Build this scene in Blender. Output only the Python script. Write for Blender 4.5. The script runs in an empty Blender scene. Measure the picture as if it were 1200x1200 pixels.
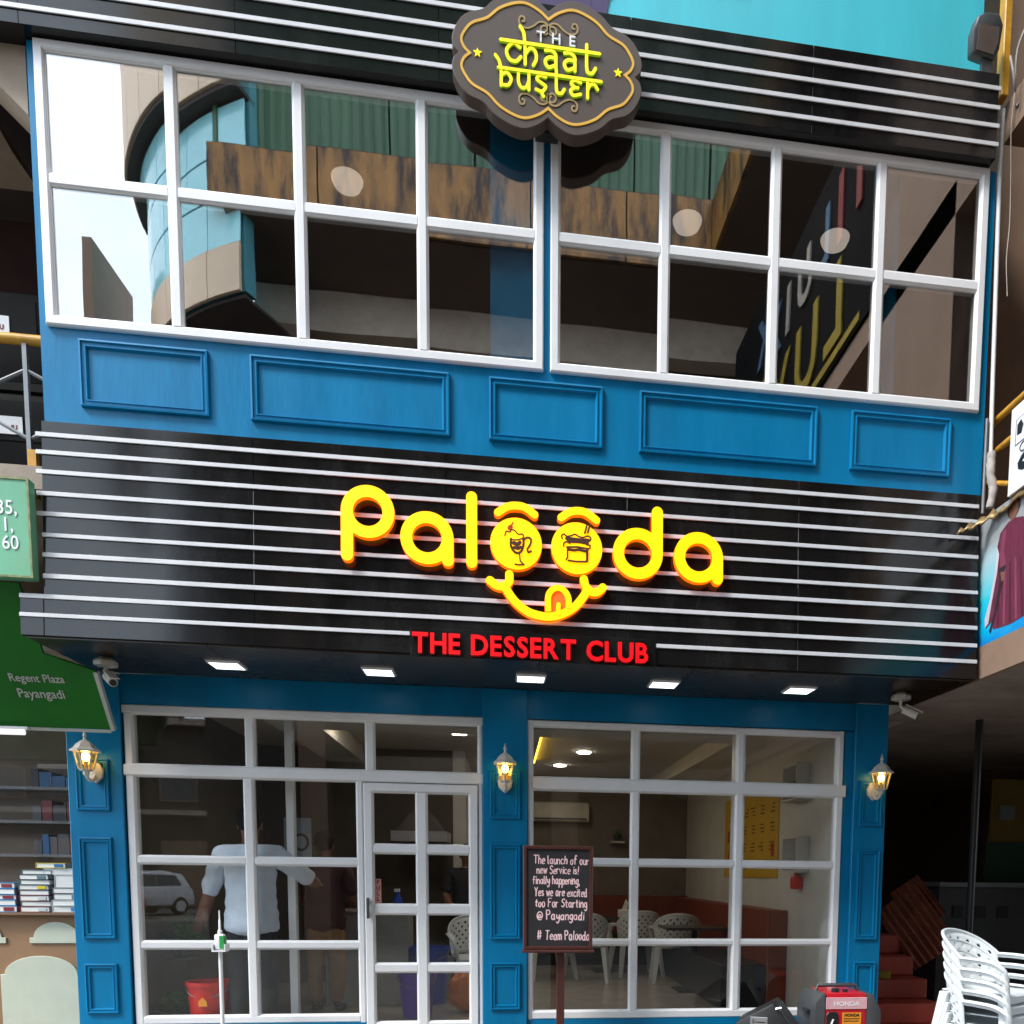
import bpy, bmesh, math, random
from mathutils import Matrix, Vector
rnd = random.Random(7)
PI = math.pi
R = math.radians
S = bpy.context.scene
C = S.collection

# ---------------------------------------------------------------- camera
cd = bpy.data.cameras.new('camera')
cam = bpy.data.objects.new('camera', cd)
C.objects.link(cam)
S.camera = cam
cd.sensor_width = 36
cd.lens = 30.0
cd.shift_x = -0.10948
cd.shift_y = 0.43155
cd.clip_start = 0.05
cd.clip_end = 600
RT = Vector((0.99015339, -0.13946607, 0.01206164))
UP = Vector((0.00117921, 0.09446949, 0.99552706))
FW = Vector((0.13998171, 0.98571027, -0.09370375))
m = Matrix.Identity(4)
for i in range(3):
    m[i][0] = RT[i]; m[i][1] = UP[i]; m[i][2] = -FW[i]
m[0][3], m[1][3], m[2][3] = 0.0, -6.0, 1.35
cam.matrix_world = m

# ---------------------------------------------------------------- world, sun, exposure
SUN_EL, SUN_AZ = R(50), R(-58)          # azimuth of the sun measured from -Y towards -X
w = bpy.data.worlds.new('World')
S.world = w
w.use_nodes = True
nt = w.node_tree
nt.nodes.clear()
wo = nt.nodes.new('ShaderNodeOutputWorld')
bg = nt.nodes.new('ShaderNodeBackground')
sky = nt.nodes.new('ShaderNodeTexSky')
sky.sky_type = 'NISHITA'
sky.sun_disc = False
sky.sun_elevation = SUN_EL
sky.sun_rotation = R(180) + SUN_AZ
sky.air_density = 1.2
sky.dust_density = 2.5
tc = nt.nodes.new('ShaderNodeTexCoord')
mp = nt.nodes.new('ShaderNodeMapping')
mp.inputs['Scale'].default_value = (1.6, 1.6, 3.2)
ns = nt.nodes.new('ShaderNodeTexNoise')
ns.inputs['Scale'].default_value = 2.2
ns.inputs['Detail'].default_value = 7
ns.inputs['Roughness'].default_value = 0.55
cr = nt.nodes.new('ShaderNodeValToRGB')
cr.color_ramp.elements[0].position = 0.36
cr.color_ramp.elements[0].color = (0.55, 0.55, 0.55, 1)
cr.color_ramp.elements[1].position = 0.62
cr.color_ramp.elements[1].color = (1, 1, 1, 1)
mx = nt.nodes.new('ShaderNodeMixRGB')
mx.inputs[2].default_value = (8.6, 9.8, 11.2, 1)      # bright thin overcast
nt.links.new(tc.outputs['Generated'], mp.inputs['Vector'])
nt.links.new(mp.outputs[0], ns.inputs['Vector'])
nt.links.new(ns.outputs['Fac'], cr.inputs[0])
nt.links.new(cr.outputs[0], mx.inputs[0])
nt.links.new(sky.outputs[0], mx.inputs[1])
nt.links.new(mx.outputs[0], bg.inputs['Color'])
bg.inputs['Strength'].default_value = 0.15
nt.links.new(bg.outputs[0], wo.inputs[0])

sl = bpy.data.lights.new('sun', 'SUN')
sl.energy = 1.5
sl.angle = R(14)
sl.color = (1.0, 0.96, 0.9)
sun = bpy.data.objects.new('sun', sl)
C.objects.link(sun)
sd = Vector((math.sin(SUN_AZ) * math.cos(SUN_EL), -math.cos(SUN_AZ) * math.cos(SUN_EL), math.sin(SUN_EL)))
sun.rotation_euler = sd.to_track_quat('Z', 'Y').to_euler()
sun.location = sd * 40

S.view_settings.view_transform = 'Standard'
S.view_settings.look = 'None'
S.view_settings.gamma = 1
S.view_settings.use_curve_mapping = False
S.view_settings.exposure = 1.38
S.render.engine = 'CYCLES'
S.cycles.use_denoising = True
S.cycles.max_bounces = 8
S.cycles.transparent_max_bounces = 16
S.cycles.glossy_bounces = 4
S.cycles.sample_clamp_indirect = 6.0
S.cycles.caustics_reflective = False
S.cycles.caustics_refractive = False

# ---------------------------------------------------------------- materials
MATS = {}
def mat(name, col, rough=0.5, metal=0.0, var=0.12, scale=6.0, bump=0.0, bscale=60.0, spec=0.5,
        emit=None, estr=0.0, dirt=0.0, dirtcol=(0.12, 0.11, 0.1), stretch=None, coat=0.0, rvar=0.0, dlo=0.48, dhi=0.72):
    m = bpy.data.materials.new(name)
    m.use_nodes = True
    t = m.node_tree
    b = t.nodes['Principled BSDF']
    b.inputs['Roughness'].default_value = rough
    b.inputs['Metallic'].default_value = metal
    b.inputs['Specular IOR Level'].default_value = spec
    b.inputs['Coat Weight'].default_value = coat
    co = t.nodes.new('ShaderNodeTexCoord')
    vec = co.outputs['Object']
    if stretch:
        mpn = t.nodes.new('ShaderNodeMapping')
        mpn.inputs['Scale'].default_value = stretch
        t.links.new(vec, mpn.inputs['Vector'])
        vec = mpn.outputs[0]
    n = t.nodes.new('ShaderNodeTexNoise')
    n.inputs['Scale'].default_value = scale
    n.inputs['Detail'].default_value = 6
    n.inputs['Roughness'].default_value = 0.6
    t.links.new(vec, n.inputs['Vector'])
    r = t.nodes.new('ShaderNodeValToRGB')
    r.color_ramp.elements[0].position = 0.3
    r.color_ramp.elements[1].position = 0.7
    r.color_ramp.elements[0].color = tuple(max(0, c * (1 - var)) for c in col) + (1,)
    r.color_ramp.elements[1].color = tuple(min(1, c * (1 + var)) for c in col) + (1,)
    t.links.new(n.outputs['Fac'], r.inputs[0])
    out = r.outputs[0]
    if dirt > 0:
        n2 = t.nodes.new('ShaderNodeTexNoise')
        n2.inputs['Scale'].default_value = scale * 0.37
        n2.inputs['Detail'].default_value = 9
        n2.inputs['Roughness'].default_value = 0.72
        t.links.new(vec, n2.inputs['Vector'])
        r2 = t.nodes.new('ShaderNodeValToRGB')
        r2.color_ramp.elements[0].position = dlo
        r2.color_ramp.elements[1].position = dhi
        r2.color_ramp.elements[0].color = (0, 0, 0, 1)
        r2.color_ramp.elements[1].color = (dirt, dirt, dirt, 1)
        t.links.new(n2.outputs['Fac'], r2.inputs[0])
        mm = t.nodes.new('ShaderNodeMixRGB')
        mm.inputs[2].default_value = tuple(dirtcol) + (1,)
        t.links.new(r2.outputs[0], mm.inputs[0])
        t.links.new(out, mm.inputs[1])
        out = mm.outputs[0]
    t.links.new(out, b.inputs['Base Color'])
    if rvar > 0:
        mr = t.nodes.new('ShaderNodeMapRange')
        mr.inputs['To Min'].default_value = max(0.02, rough - rvar)
        mr.inputs['To Max'].default_value = rough + rvar
        t.links.new(n.outputs['Fac'], mr.inputs['Value'])
        t.links.new(mr.outputs[0], b.inputs['Roughness'])
    if bump > 0:
        n3 = t.nodes.new('ShaderNodeTexNoise')
        n3.inputs['Scale'].default_value = bscale
        n3.inputs['Detail'].default_value = 4
        t.links.new(vec, n3.inputs['Vector'])
        bp = t.nodes.new('ShaderNodeBump')
        bp.inputs['Strength'].default_value = bump
        bp.inputs['Distance'].default_value = 0.01
        t.links.new(n3.outputs['Fac'], bp.inputs['Height'])
        t.links.new(bp.outputs[0], b.inputs['Normal'])
    if emit:
        b.inputs['Emission Color'].default_value = tuple(emit) + (1,)
        b.inputs['Emission Strength'].default_value = estr
    MATS[name] = m
    return m

def glass(name, tint, refl, rough=0.0, wav=0.0, ior=1.5):
    """thin window glass: mirror reflection rising towards grazing angles, the rest tinted see-through"""
    m = bpy.data.materials.new(name)
    m.use_nodes = True
    t = m.node_tree
    t.nodes.clear()
    o = t.nodes.new('ShaderNodeOutputMaterial')
    tr = t.nodes.new('ShaderNodeBsdfTransparent')
    tr.inputs[0].default_value = tuple(tint) + (1,)
    g = t.nodes.new('ShaderNodeBsdfGlossy')
    g.inputs['Roughness'].default_value = rough
    g.inputs['Color'].default_value = (0.97, 0.98, 1, 1)
    # Schlick reflectance, the same from both sides of the thin pane
    ge = t.nodes.new('ShaderNodeNewGeometry')
    dt = t.nodes.new('ShaderNodeVectorMath'); dt.operation = 'DOT_PRODUCT'
    t.links.new(ge.outputs['Normal'], dt.inputs[0]); t.links.new(ge.outputs['Incoming'], dt.inputs[1])
    ab = t.nodes.new('ShaderNodeMath'); ab.operation = 'ABSOLUTE'
    t.links.new(dt.outputs['Value'], ab.inputs[0])
    on = t.nodes.new('ShaderNodeMath'); on.operation = 'SUBTRACT'; on.use_clamp = True; on.inputs[0].default_value = 1.0
    t.links.new(ab.outputs[0], on.inputs[1])
    pw = t.nodes.new('ShaderNodeMath'); pw.operation = 'POWER'; pw.inputs[1].default_value = 5.0
    t.links.new(on.outputs[0], pw.inputs[0])
    f0 = ((ior-1)/(ior+1))**2
    ma = t.nodes.new('ShaderNodeMath')
    ma.operation = 'MULTIPLY_ADD'
    ma.use_clamp = True
    ma.inputs[1].default_value = 1-f0-refl
    ma.inputs[2].default_value = f0+refl
    t.links.new(pw.outputs[0], ma.inputs[0])
    if wav > 0:
        co = t.nodes.new('ShaderNodeTexCoord')
        n = t.nodes.new('ShaderNodeTexNoise')
        n.inputs['Scale'].default_value = 1.3
        n.inputs['Detail'].default_value = 1
        t.links.new(co.outputs['Object'], n.inputs['Vector'])
        bp = t.nodes.new('ShaderNodeBump')
        bp.inputs['Strength'].default_value = wav
        bp.inputs['Distance'].default_value = 0.02
        t.links.new(n.outputs['Fac'], bp.inputs['Height'])
        t.links.new(bp.outputs[0], g.inputs['Normal'])
    mi = t.nodes.new('ShaderNodeMixShader')
    t.links.new(ma.outputs[0], mi.inputs[0])
    t.links.new(tr.outputs[0], mi.inputs[1])
    t.links.new(g.outputs[0], mi.inputs[2])
    t.links.new(mi.outputs[0], o.inputs[0])
    MATS[name] = m
    return m

BLUE = mat('blue_paint', (0.0, 0.178, 0.375), 0.36, var=0.12, scale=3.5, bump=0.08, bscale=28, dirt=0.3, dirtcol=(0.016, 0.13, 0.255), spec=0.3, stretch=(1.6, 1.6, 0.35), rvar=0.08)
BLACK = mat('black_cladding', (0.006, 0.0058, 0.006), 0.13, var=0.3, scale=3.0, bump=0.015, bscale=12, dirt=0.65, dirtcol=(0.034, 0.033, 0.034), rvar=0.08, spec=0.42, stretch=(1, 1, 0.45))
STRIPE = mat('white_strip', (0.62, 0.62, 0.64), 0.45, var=0.1, scale=5, dirt=0.25, dirtcol=(0.4, 0.39, 0.38))
WHITE = mat('white_upvc', (0.8, 0.8, 0.81), 0.33, var=0.04, scale=4, dirt=0.12, dirtcol=(0.55, 0.53, 0.5))
SOFF = mat('soffit_panel', (0.03, 0.021, 0.015), 0.28, var=0.3, scale=2.0, rvar=0.06)
G_UP = glass('film_glass', (0.92, 0.9, 0.88), 0.18, wav=0.05)
G_LO = glass('clear_glass', (0.98, 0.985, 0.98), 0.0, wav=0.02, ior=1.5)
G_TW = glass('tower_glass', (0.2, 0.5, 0.55), 0.35, rough=0.02)
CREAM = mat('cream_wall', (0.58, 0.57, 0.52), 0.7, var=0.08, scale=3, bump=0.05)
CEIL = mat('white_ceiling', (0.6, 0.57, 0.5), 0.7, var=0.05, scale=2)
TILE = mat('floor_tile', (0.34, 0.31, 0.27), 0.25, var=0.15, scale=4)
BROWN_IN = mat('brown_plaster', (0.2, 0.165, 0.13), 0.7, var=0.15, scale=3)
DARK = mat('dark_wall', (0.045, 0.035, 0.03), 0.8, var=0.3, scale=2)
BEIGE = mat('beige_plaster', (0.42, 0.33, 0.25), 0.75, var=0.12, scale=2.5, dirt=0.4, dirtcol=(0.22, 0.16, 0.12), bump=0.1)
BROWNW = mat('brown_wall', (0.26, 0.165, 0.11), 0.8, var=0.12, scale=2.2, bump=0.15, bscale=40, dirt=0.5, dirtcol=(0.16, 0.1, 0.07))
CONC = mat('concrete', (0.40, 0.32, 0.26), 0.85, var=0.18, scale=2.5, bump=0.25, bscale=25, dirt=0.5, dirtcol=(0.13, 0.1, 0.08))
ASPH = mat('asphalt', (0.055, 0.053, 0.05), 0.9, var=0.3, scale=12, bump=0.4, bscale=90)
PAVE = mat('road_concrete', (0.16, 0.148, 0.13), 0.85, var=0.2, scale=3, bump=0.2, dirt=0.4, dirtcol=(0.11, 0.1, 0.09))
Y_FACE = mat('lit_yellow_acrylic', (0.85, 0.42, 0.0), 0.4, var=0.04, emit=(1.0, 0.44, 0.0), estr=0.6)
O_SIDE = mat('orange_letter_side', (0.5, 0.08, 0.01), 0.4, var=0.1, emit=(1.0, 0.09, 0.0), estr=0.75)
R_FACE = mat('lit_red_acrylic', (0.55, 0.0, 0.004), 0.4, var=0.02, emit=(1.0, 0.0, 0.004), estr=0.3)
R_SIDE = mat('red_letter_side', (0.25, 0.01, 0.01), 0.4, var=0.1, emit=(1, 0.0, 0.0), estr=0.03)
TONG = mat('lit_orange_acrylic', (0.8, 0.15, 0.02), 0.4, var=0.02, emit=(1.0, 0.07, 0.0), estr=0.32)
INK = mat('brown_ink', (0.06, 0.015, 0.005), 0.5)
INKR = mat('red_ink', (0.5, 0.04, 0.01), 0.5)
SIGNBR = mat('brown_sign_face', (0.085, 0.06, 0.047), 0.4, var=0.05, scale=2)
GOLD = mat('gold_line', (0.62, 0.36, 0.05), 0.35, var=0.1, emit=(1, 0.55, 0.08), estr=0.06)
GOLDD = mat('dull_gold_line', (0.36, 0.25, 0.1), 0.4, var=0.1)
LIME = mat('lime_letter', (0.72, 0.60, 0.0), 0.4, var=0.03, emit=(0.9, 0.72, 0.0), estr=0.28)
LIMES = mat('green_letter_side', (0.25, 0.42, 0.02), 0.4, emit=(0.35, 0.7, 0.0), estr=0.12)
WLET = mat('white_letter', (0.8, 0.8, 0.82), 0.4)
LED = mat('led_panel', (0.9, 0.9, 0.9), 0.4, var=0, emit=(0.95, 1.0, 1.0), estr=1.0)
LEDW = mat('warm_downlight', (0.9, 0.9, 0.85), 0.4, var=0, emit=(1.0, 0.90, 0.76), estr=22.0)
LEDD = mat('dim_downlight', (0.9, 0.9, 0.85), 0.4, var=0, emit=(1.0, 0.9, 0.75), estr=1.6)
COVE = mat('yellow_cove_light', (0.8, 0.5, 0.05), 0.4, var=0, emit=(1.0, 0.62, 0.06), estr=1.6)
PALE = mat('opal_lamp', (0.75, 0.7, 0.64), 0.35, var=0.03, emit=(1, 0.9, 0.8), estr=0.22)
BULB = mat('warm_bulb', (0.9, 0.8, 0.5), 0.4, var=0, emit=(1.0, 0.82, 0.5), estr=7.0)
AMBER = glass('amber_glass', (1.0, 0.86, 0.5), 0.03)
LANT = mat('lantern_cream', (0.62, 0.57, 0.5), 0.4, var=0.08, scale=20)
GREY = mat('grey_metal', (0.2, 0.21, 0.22), 0.45, metal=0.3, var=0.15)
STEEL = mat('brushed_steel', (0.55, 0.55, 0.56), 0.3, metal=0.9, var=0.06)
BLK = mat('black_plastic', (0.014, 0.014, 0.015), 0.42, var=0.2, scale=15)
CHAR = mat('charcoal_plastic', (0.055, 0.058, 0.062), 0.45, var=0.12, scale=15)
RED = mat('red_plastic', (0.5, 0.012, 0.022), 0.3, var=0.06, scale=6)
REDB = mat('red_bucket', (0.62, 0.02, 0.015), 0.3, var=0.05)
PURP = mat('violet_plastic', (0.13, 0.06, 0.42), 0.3, var=0.06)
BLUEP = mat('blue_plastic', (0.02, 0.07, 0.5), 0.3, var=0.06)
ORNG = mat('orange_plastic', (0.6, 0.14, 0.01), 0.4, var=0.15)
CHALK = mat('chalkboard', (0.014, 0.013, 0.016), 0.6, var=0.3, scale=8, dirt=0.35, dirtcol=(0.04, 0.038, 0.042))
WOODR = mat('red_brown_wood', (0.07, 0.021, 0.016), 0.4, var=0.2, scale=14, stretch=(1, 1, 0.15))
PINK = mat('pink_chalk', (0.82, 0.56, 0.58), 0.9, var=0.12, scale=50)
LGREEN = mat('pale_green_board', (0.14, 0.42, 0.25), 0.4, var=0.1, scale=3, dirt=0.3, dirtcol=(0.24, 0.3, 0.14))
DGREEN = mat('dark_green_board', (0.010, 0.13, 0.012), 0.45, var=0.15, scale=2, spec=0.2)
SILV = mat('grey_lettering', (0.42, 0.44, 0.4), 0.5)
TEAL = mat('turquoise_paint', (0.05, 0.50, 0.60), 0.5, var=0.08, scale=4, dirt=0.25, dirtcol=(0.06, 0.42, 0.5), stretch=(1, 1, 0.12))
PURPLE = mat('purple_paint', (0.04, 0.02, 0.09), 0.5)
YELP = mat('yellow_pipe', (0.55, 0.27, 0.02), 0.45, var=0.2, scale=12, dirt=0.5, dirtcol=(0.2, 0.1, 0.03))
RUST = mat('rusty_sheet', (0.3, 0.09, 0.05), 0.7, var=0.3, scale=6, dirt=0.5, dirtcol=(0.09, 0.05, 0.035))
STEP = mat('red_oxide', (0.42, 0.06, 0.035), 0.45, var=0.15, scale=5, dirt=0.3, dirtcol=(0.14, 0.05, 0.04))
CHAIRM = mat('white_chair_plastic', (0.7, 0.74, 0.75), 0.4, var=0.05, scale=5, dirt=0.15, dirtcol=(0.5, 0.5, 0.47))
TAN = mat('tan_counter', (0.3, 0.17, 0.085), 0.5, var=0.1, scale=4)
CRM = mat('cream_panel', (0.55, 0.58, 0.46), 0.5, var=0.05)
PAPER = mat('book_pages', (0.72, 0.72, 0.68), 0.8, var=0.08, scale=60, stretch=(0.2, 0.2, 6))
SKIN = mat('skin', (0.2, 0.085, 0.05), 0.5, var=0.1)
HAIR = mat('black_hair', (0.008, 0.007, 0.007), 0.85, bump=0.5, bscale=120, spec=0.1)
SHIRT = mat('pale_blue_shirt', (0.66, 0.74, 0.84), 0.8, var=0.08, scale=12, bump=0.3, bscale=9)
MAROON = mat('maroon_shirt', (0.06, 0.018, 0.022), 0.8, var=0.15, bump=0.3, bscale=9)
KHAKI = mat('khaki_trousers', (0.34, 0.19, 0.085), 0.8, var=0.12, bump=0.3, bscale=10)
NAVY = mat('dark_trousers', (0.016, 0.017, 0.022), 0.8, var=0.2)
LEAF = mat('green_leaf', (0.07, 0.24, 0.03), 0.45, var=0.3, scale=12)
POTM = mat('dark_pot', (0.05, 0.04, 0.035), 0.6)
YPOST = mat('yellow_poster', (0.6, 0.36, 0.02), 0.5, var=0.08)
SEATR = mat('red_brown_leather', (0.2, 0.04, 0.015), 0.4, var=0.15)
GREENC = mat('green_corrugated', (0.06, 0.14, 0.075), 0.5, var=0.2, scale=2, dirt=0.4, dirtcol=(0.05, 0.1, 0.06), stretch=(1, 1, 0.1))
OCHRE = mat('ochre_cladding', (0.34, 0.16, 0.035), 0.5, var=0.3, scale=3.6, dirt=0.95, dirtcol=(0.025, 0.013, 0.008), stretch=(2.2, 2.2, 0.5), dlo=0.46, dhi=0.6)
TANC = mat('tan_cladding', (0.7, 0.52, 0.35), 0.5, var=0.08, scale=1)
CARW = mat('white_car_paint', (0.75, 0.75, 0.76), 0.2, var=0.02, coat=0.6)
CARR = mat('red_car_paint', (0.45, 0.02, 0.02), 0.2, var=0.03, coat=0.6)
TYRE = mat('rubber', (0.015, 0.015, 0.015), 0.8)
CARG = mat('car_glass', (0.02, 0.025, 0.03), 0.06, var=0.05)
YELM = mat('yellow_print', (0.3, 0.21, 0.015), 0.5)
REDM = mat('red_print', (0.2, 0.012, 0.012), 0.5)
BLUM = mat('blue_print', (0.05, 0.11, 0.19), 0.5)
GRNL = mat('green_label', (0.02, 0.3, 0.06), 0.5)
ORST = mat('orange_sticker', (0.85, 0.32, 0.02), 0.5)
CABLE = mat('grey_cable', (0.3, 0.26, 0.22), 0.6, var=0.2)
TUBEW = mat('white_tube', (0.8, 0.82, 0.82), 0.3, emit=(1, 1, 1), estr=0.3)
ACW = mat('ac_white', (0.62, 0.57, 0.48), 0.4)
FLAP = mat('brown_metal_flap', (0.33, 0.22, 0.09), 0.4, metal=0.4, var=0.35, scale=12, dirt=0.5, dirtcol=(0.1, 0.06, 0.03))

def poster_blue():
    m = bpy.data.materials.new('blue_poster_print')
    m.use_nodes = True
    t = m.node_tree
    b = t.nodes['Principled BSDF']
    b.inputs['Roughness'].default_value = 0.35
    co = t.nodes.new('ShaderNodeTexCoord')
    sp = t.nodes.new('ShaderNodeSeparateXYZ')
    t.links.new(co.outputs['Generated'], sp.inputs[0])
    n = t.nodes.new('ShaderNodeTexNoise')
    n.inputs['Scale'].default_value = 3.5
    n.inputs['Detail'].default_value = 5
    t.links.new(co.outputs['Generated'], n.inputs['Vector'])
    a = t.nodes.new('ShaderNodeMath'); a.operation = 'MULTIPLY_ADD'
    a.inputs[1].default_value = 0.45; t.links.new(n.outputs['Fac'], a.inputs[0]); t.links.new(sp.outputs['Z'], a.inputs[2])
    r = t.nodes.new('ShaderNodeValToRGB')
    e = r.color_ramp.elements
    e[0].position = 0.22; e[0].color = (0.01, 0.09, 0.5, 1)
    e[1].position = 1.12; e[1].color = (0.32, 0.34, 0.35, 1)
    for p, c in ((0.36, (0.0, 0.42, 0.72, 1)), (0.7, (0.03, 0.55, 0.66, 1)), (0.9, (0.4, 0.56, 0.6, 1))):
        q = e.new(p); q.color = c
    t.links.new(a.outputs[0], r.inputs[0])
    t.links.new(r.outputs[0], b.inputs['Base Color'])
    return m
PBLUE = poster_blue()

# ---------------------------------------------------------------- geometry helpers
WM = {}
def wmat(o):
    return WM.get(o.name, Matrix.Identity(4)) if o else Matrix.Identity(4)

class MB:
    def __init__(s):
        s.v = []; s.f = []; s.mi = []
        s.cur = 0
    def add(s, vs, fs):
        k = len(s.v)
        s.v += [Vector(q) for q in vs]
        s.f += [tuple(i + k for i in f) for f in fs]
        s.mi += [s.cur] * len(fs)
        return s
    def box(s, x0, x1, y0, y1, z0, z1):
        if x0 > x1: x0, x1 = x1, x0
        if y0 > y1: y0, y1 = y1, y0
        if z0 > z1: z0, z1 = z1, z0
        return s.add([(x0,y0,z0),(x1,y0,z0),(x1,y1,z0),(x0,y1,z0),(x0,y0,z1),(x1,y0,z1),(x1,y1,z1),(x0,y1,z1)],
                     [(0,3,2,1),(4,5,6,7),(0,1,5,4),(1,2,6,5),(2,3,7,6),(3,0,4,7)])
    def prism(s, poly, y0, y1, axis='y'):
        """poly of (a,b) extruded; axis y: (x,z), axis x: (y,z), axis z: (x,y)"""
        A = sum(poly[i][0]*poly[(i+1) % len(poly)][1] - poly[(i+1) % len(poly)][0]*poly[i][1] for i in range(len(poly)))
        if A < 0: poly = poly[::-1]
        n = len(poly)
        if axis == 'y':   P = lambda a, b, t: (a, t, b)
        elif axis == 'x': P = lambda a, b, t: (t, a, b)
        else:             P = lambda a, b, t: (a, b, t)
        vs = [P(a, b, y0) for a, b in poly] + [P(a, b, y1) for a, b in poly]
        fs = [tuple(range(n)), tuple(range(2*n-1, n-1, -1))]
        fs += [(i, n+i, n+(i+1) % n, (i+1) % n) for i in range(n)]
        if axis != 'y': fs = [f[::-1] for f in fs]
        return s.add(vs, fs)
    def tube(s, pts, r, n=8, closed=False, r1=None):
        pts = [Vector(p) for p in pts]
        L = len(pts)
        k = len(s.v)
        prev = None
        for i, p in enumerate(pts):
            if closed: d = pts[(i+1) % L] - pts[i-1]
            else: d = pts[min(i+1, L-1)] - pts[max(i-1, 0)]
            if d.length < 1e-9: d = Vector((0, 0, 1))
            d.normalize()
            if prev is None:
                a = Vector((0, 0, 1)) if abs(d.z) < .9 else Vector((1, 0, 0))
                u = d.cross(a).normalized()
            else:
                u = (prev - d * prev.dot(d)).normalized()
            prev = u
            v = d.cross(u)
            rr = r if r1 is None else r + (r1 - r) * i / (L - 1)
            if isinstance(r, (list, tuple)): rr = r[i]
            for j in range(n):
                t = 2*PI*j/n
                s.v.append(p + (u*math.cos(t) + v*math.sin(t)) * rr)
        m = L if closed else L-1
        for i in range(m):
            for j in range(n):
                a = k+i*n+j; b = k+i*n+(j+1) % n
                c = k+((i+1) % L)*n+(j+1) % n; e = k+((i+1) % L)*n+j
                s.f.append((a, b, c, e)); s.mi.append(s.cur)
        if not closed:
            s.f.append(tuple(k+j for j in range(n-1, -1, -1))); s.mi.append(s.cur)
            s.f.append(tuple(k+(L-1)*n+j for j in range(n))); s.mi.append(s.cur)
        return s
    def lathe(s, prof, c, n=20, sq=None):
        """prof of (r,z) about vertical axis at c"""
        k = len(s.v)
        for r, z in prof:
            for j in range(n):
                t = 2*PI*(j+.5)/n
                s.v.append(Vector((c[0]+r*math.cos(t), c[1]+r*math.sin(t), c[2]+z)))
        for i in range(len(prof)-1):
            for j in range(n):
                s.f.append((k+i*n+j, k+i*n+(j+1) % n, k+(i+1)*n+(j+1) % n, k+(i+1)*n+j)); s.mi.append(s.cur)
        s.f.append(tuple(k+j for j in range(n-1, -1, -1))); s.mi.append(s.cur)
        s.f.append(tuple(k+(len(prof)-1)*n+j for j in range(n))); s.mi.append(s.cur)
        return s
    def ell(s, c, rx, ry, rz, n=14, k=9):
        prof = []
        k0 = len(s.v)
        for i in range(k+1):
            a = -PI/2 + PI*i/k
            for j in range(n):
                t = 2*PI*j/n
                cc = max(math.cos(a), 0.02)
                s.v.append(Vector((c[0]+rx*cc*math.cos(t), c[1]+ry*cc*math.sin(t), c[2]+rz*math.sin(a))))
        for i in range(k):
            for j in range(n):
                s.f.append((k0+i*n+j, k0+i*n+(j+1) % n, k0+(i+1)*n+(j+1) % n, k0+(i+1)*n+j)); s.mi.append(s.cur)
        s.f.append(tuple(k0+j for j in range(n-1, -1, -1))); s.mi.append(s.cur)
        s.f.append(tuple(k0+k*n+j for j in range(n))); s.mi.append(s.cur)
        return s
    def ring(s, x0, x1, z0, z1, prof):
        """mitred rectangular moulding in XZ; prof of (inset, y)"""
        k = len(s.v)
        for d, y in prof:
            s.v += [Vector((x0+d, y, z0+d)), Vector((x1-d, y, z0+d)), Vector((x1-d, y, z1-d)), Vector((x0+d, y, z1-d))]
        for i in range(len(prof)-1):
            for j in range(4):
                s.f.append((k+i*4+j, k+i*4+(j+1) % 4, k+(i+1)*4+(j+1) % 4, k+(i+1)*4+j)); s.mi.append(s.cur)
        return s
    def ribbon(s, pts, wd, y0, y1, closed=False, cap=5, side=None):
        """flat stroke in XZ of width wd with round ends, from front y0 to back y1; side = material slot for the edges"""
        P = [Vector((p[0], p[1])) for p in pts]
        h = wd/2
        L = len(P)
        left = []; right = []
        for i in range(L):
            if closed: a, b = P[i-1], P[(i+1) % L]
            else: a, b = P[max(i-1, 0)], P[min(i+1, L-1)]
            d = (b-a)
            if d.length < 1e-9: d = Vector((1, 0))
            d.normalize()
            nrm = Vector((-d.y, d.x))
            if 0 < i < L-1 or closed:
                d1 = (P[i]-P[i-1]).normalized()
                cs = max(0.5, abs(d.dot(d1)))
                q = h/cs
            else: q = h
            left.append(P[i]+nrm*q); right.append(P[i]-nrm*q)
        m0 = s.cur
        def quadstrip(A, B, cl):
            k = len(s.v); n = len(A)
            for y in (y0, y1):
                for q in A: s.v.append(Vector((q.x, y, q.y)))
                for q in B: s.v.append(Vector((q.x, y, q.y)))
            rng = range(n if cl else n-1)
            for i in rng:
                j = (i+1) % n
                s.f.append((k+i, k+n+i, k+n+j, k+j)); s.mi.append(m0)
                s.f.append((k+2*n+i, k+2*n+j, k+3*n+j, k+3*n+i)); s.mi.append(m0)
                sm = m0 if side is None else side
                s.f.append((k+i, k+j, k+2*n+j, k+2*n+i)); s.mi.append(sm)
                s.f.append((k+n+i, k+3*n+i, k+3*n+j, k+n+j)); s.mi.append(sm)
        if closed:
            quadstrip(left, right, True)
            return s
        # round caps appended as extra cross-sections of shrinking width
        def capsec(p, d):
            out = []
            for c in range(1, cap+1):
                a = PI/2*c/cap
                nn = Vector((-d.y, d.x))
                hh = h*math.cos(a)+1e-5
                out.append((p+d*h*math.sin(a)+nn*hh, p+d*h*math.sin(a)-nn*hh))
            return out
        d0 = (P[1]-P[0]).normalized(); d1 = (P[-1]-P[-2]).normalized()
        if cap:
            st = capsec(P[0], -d0); en = capsec(P[-1], d1)
            left = [b for a, b in st[::-1]] + left + [a for a, b in en]
            right = [a for a, b in st[::-1]] + right + [b for a, b in en]
        quadstrip(left, right, False)
        k = len(s.v) - 4*len(left); n = len(left)
        sm = m0 if side is None else side
        s.f.append((k, k+2*n, k+3*n, k+n)); s.mi.append(sm)
        s.f.append((k+n-1, k+2*n-1, k+4*n-1, k+3*n-1)); s.mi.append(sm)
        return s
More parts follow.
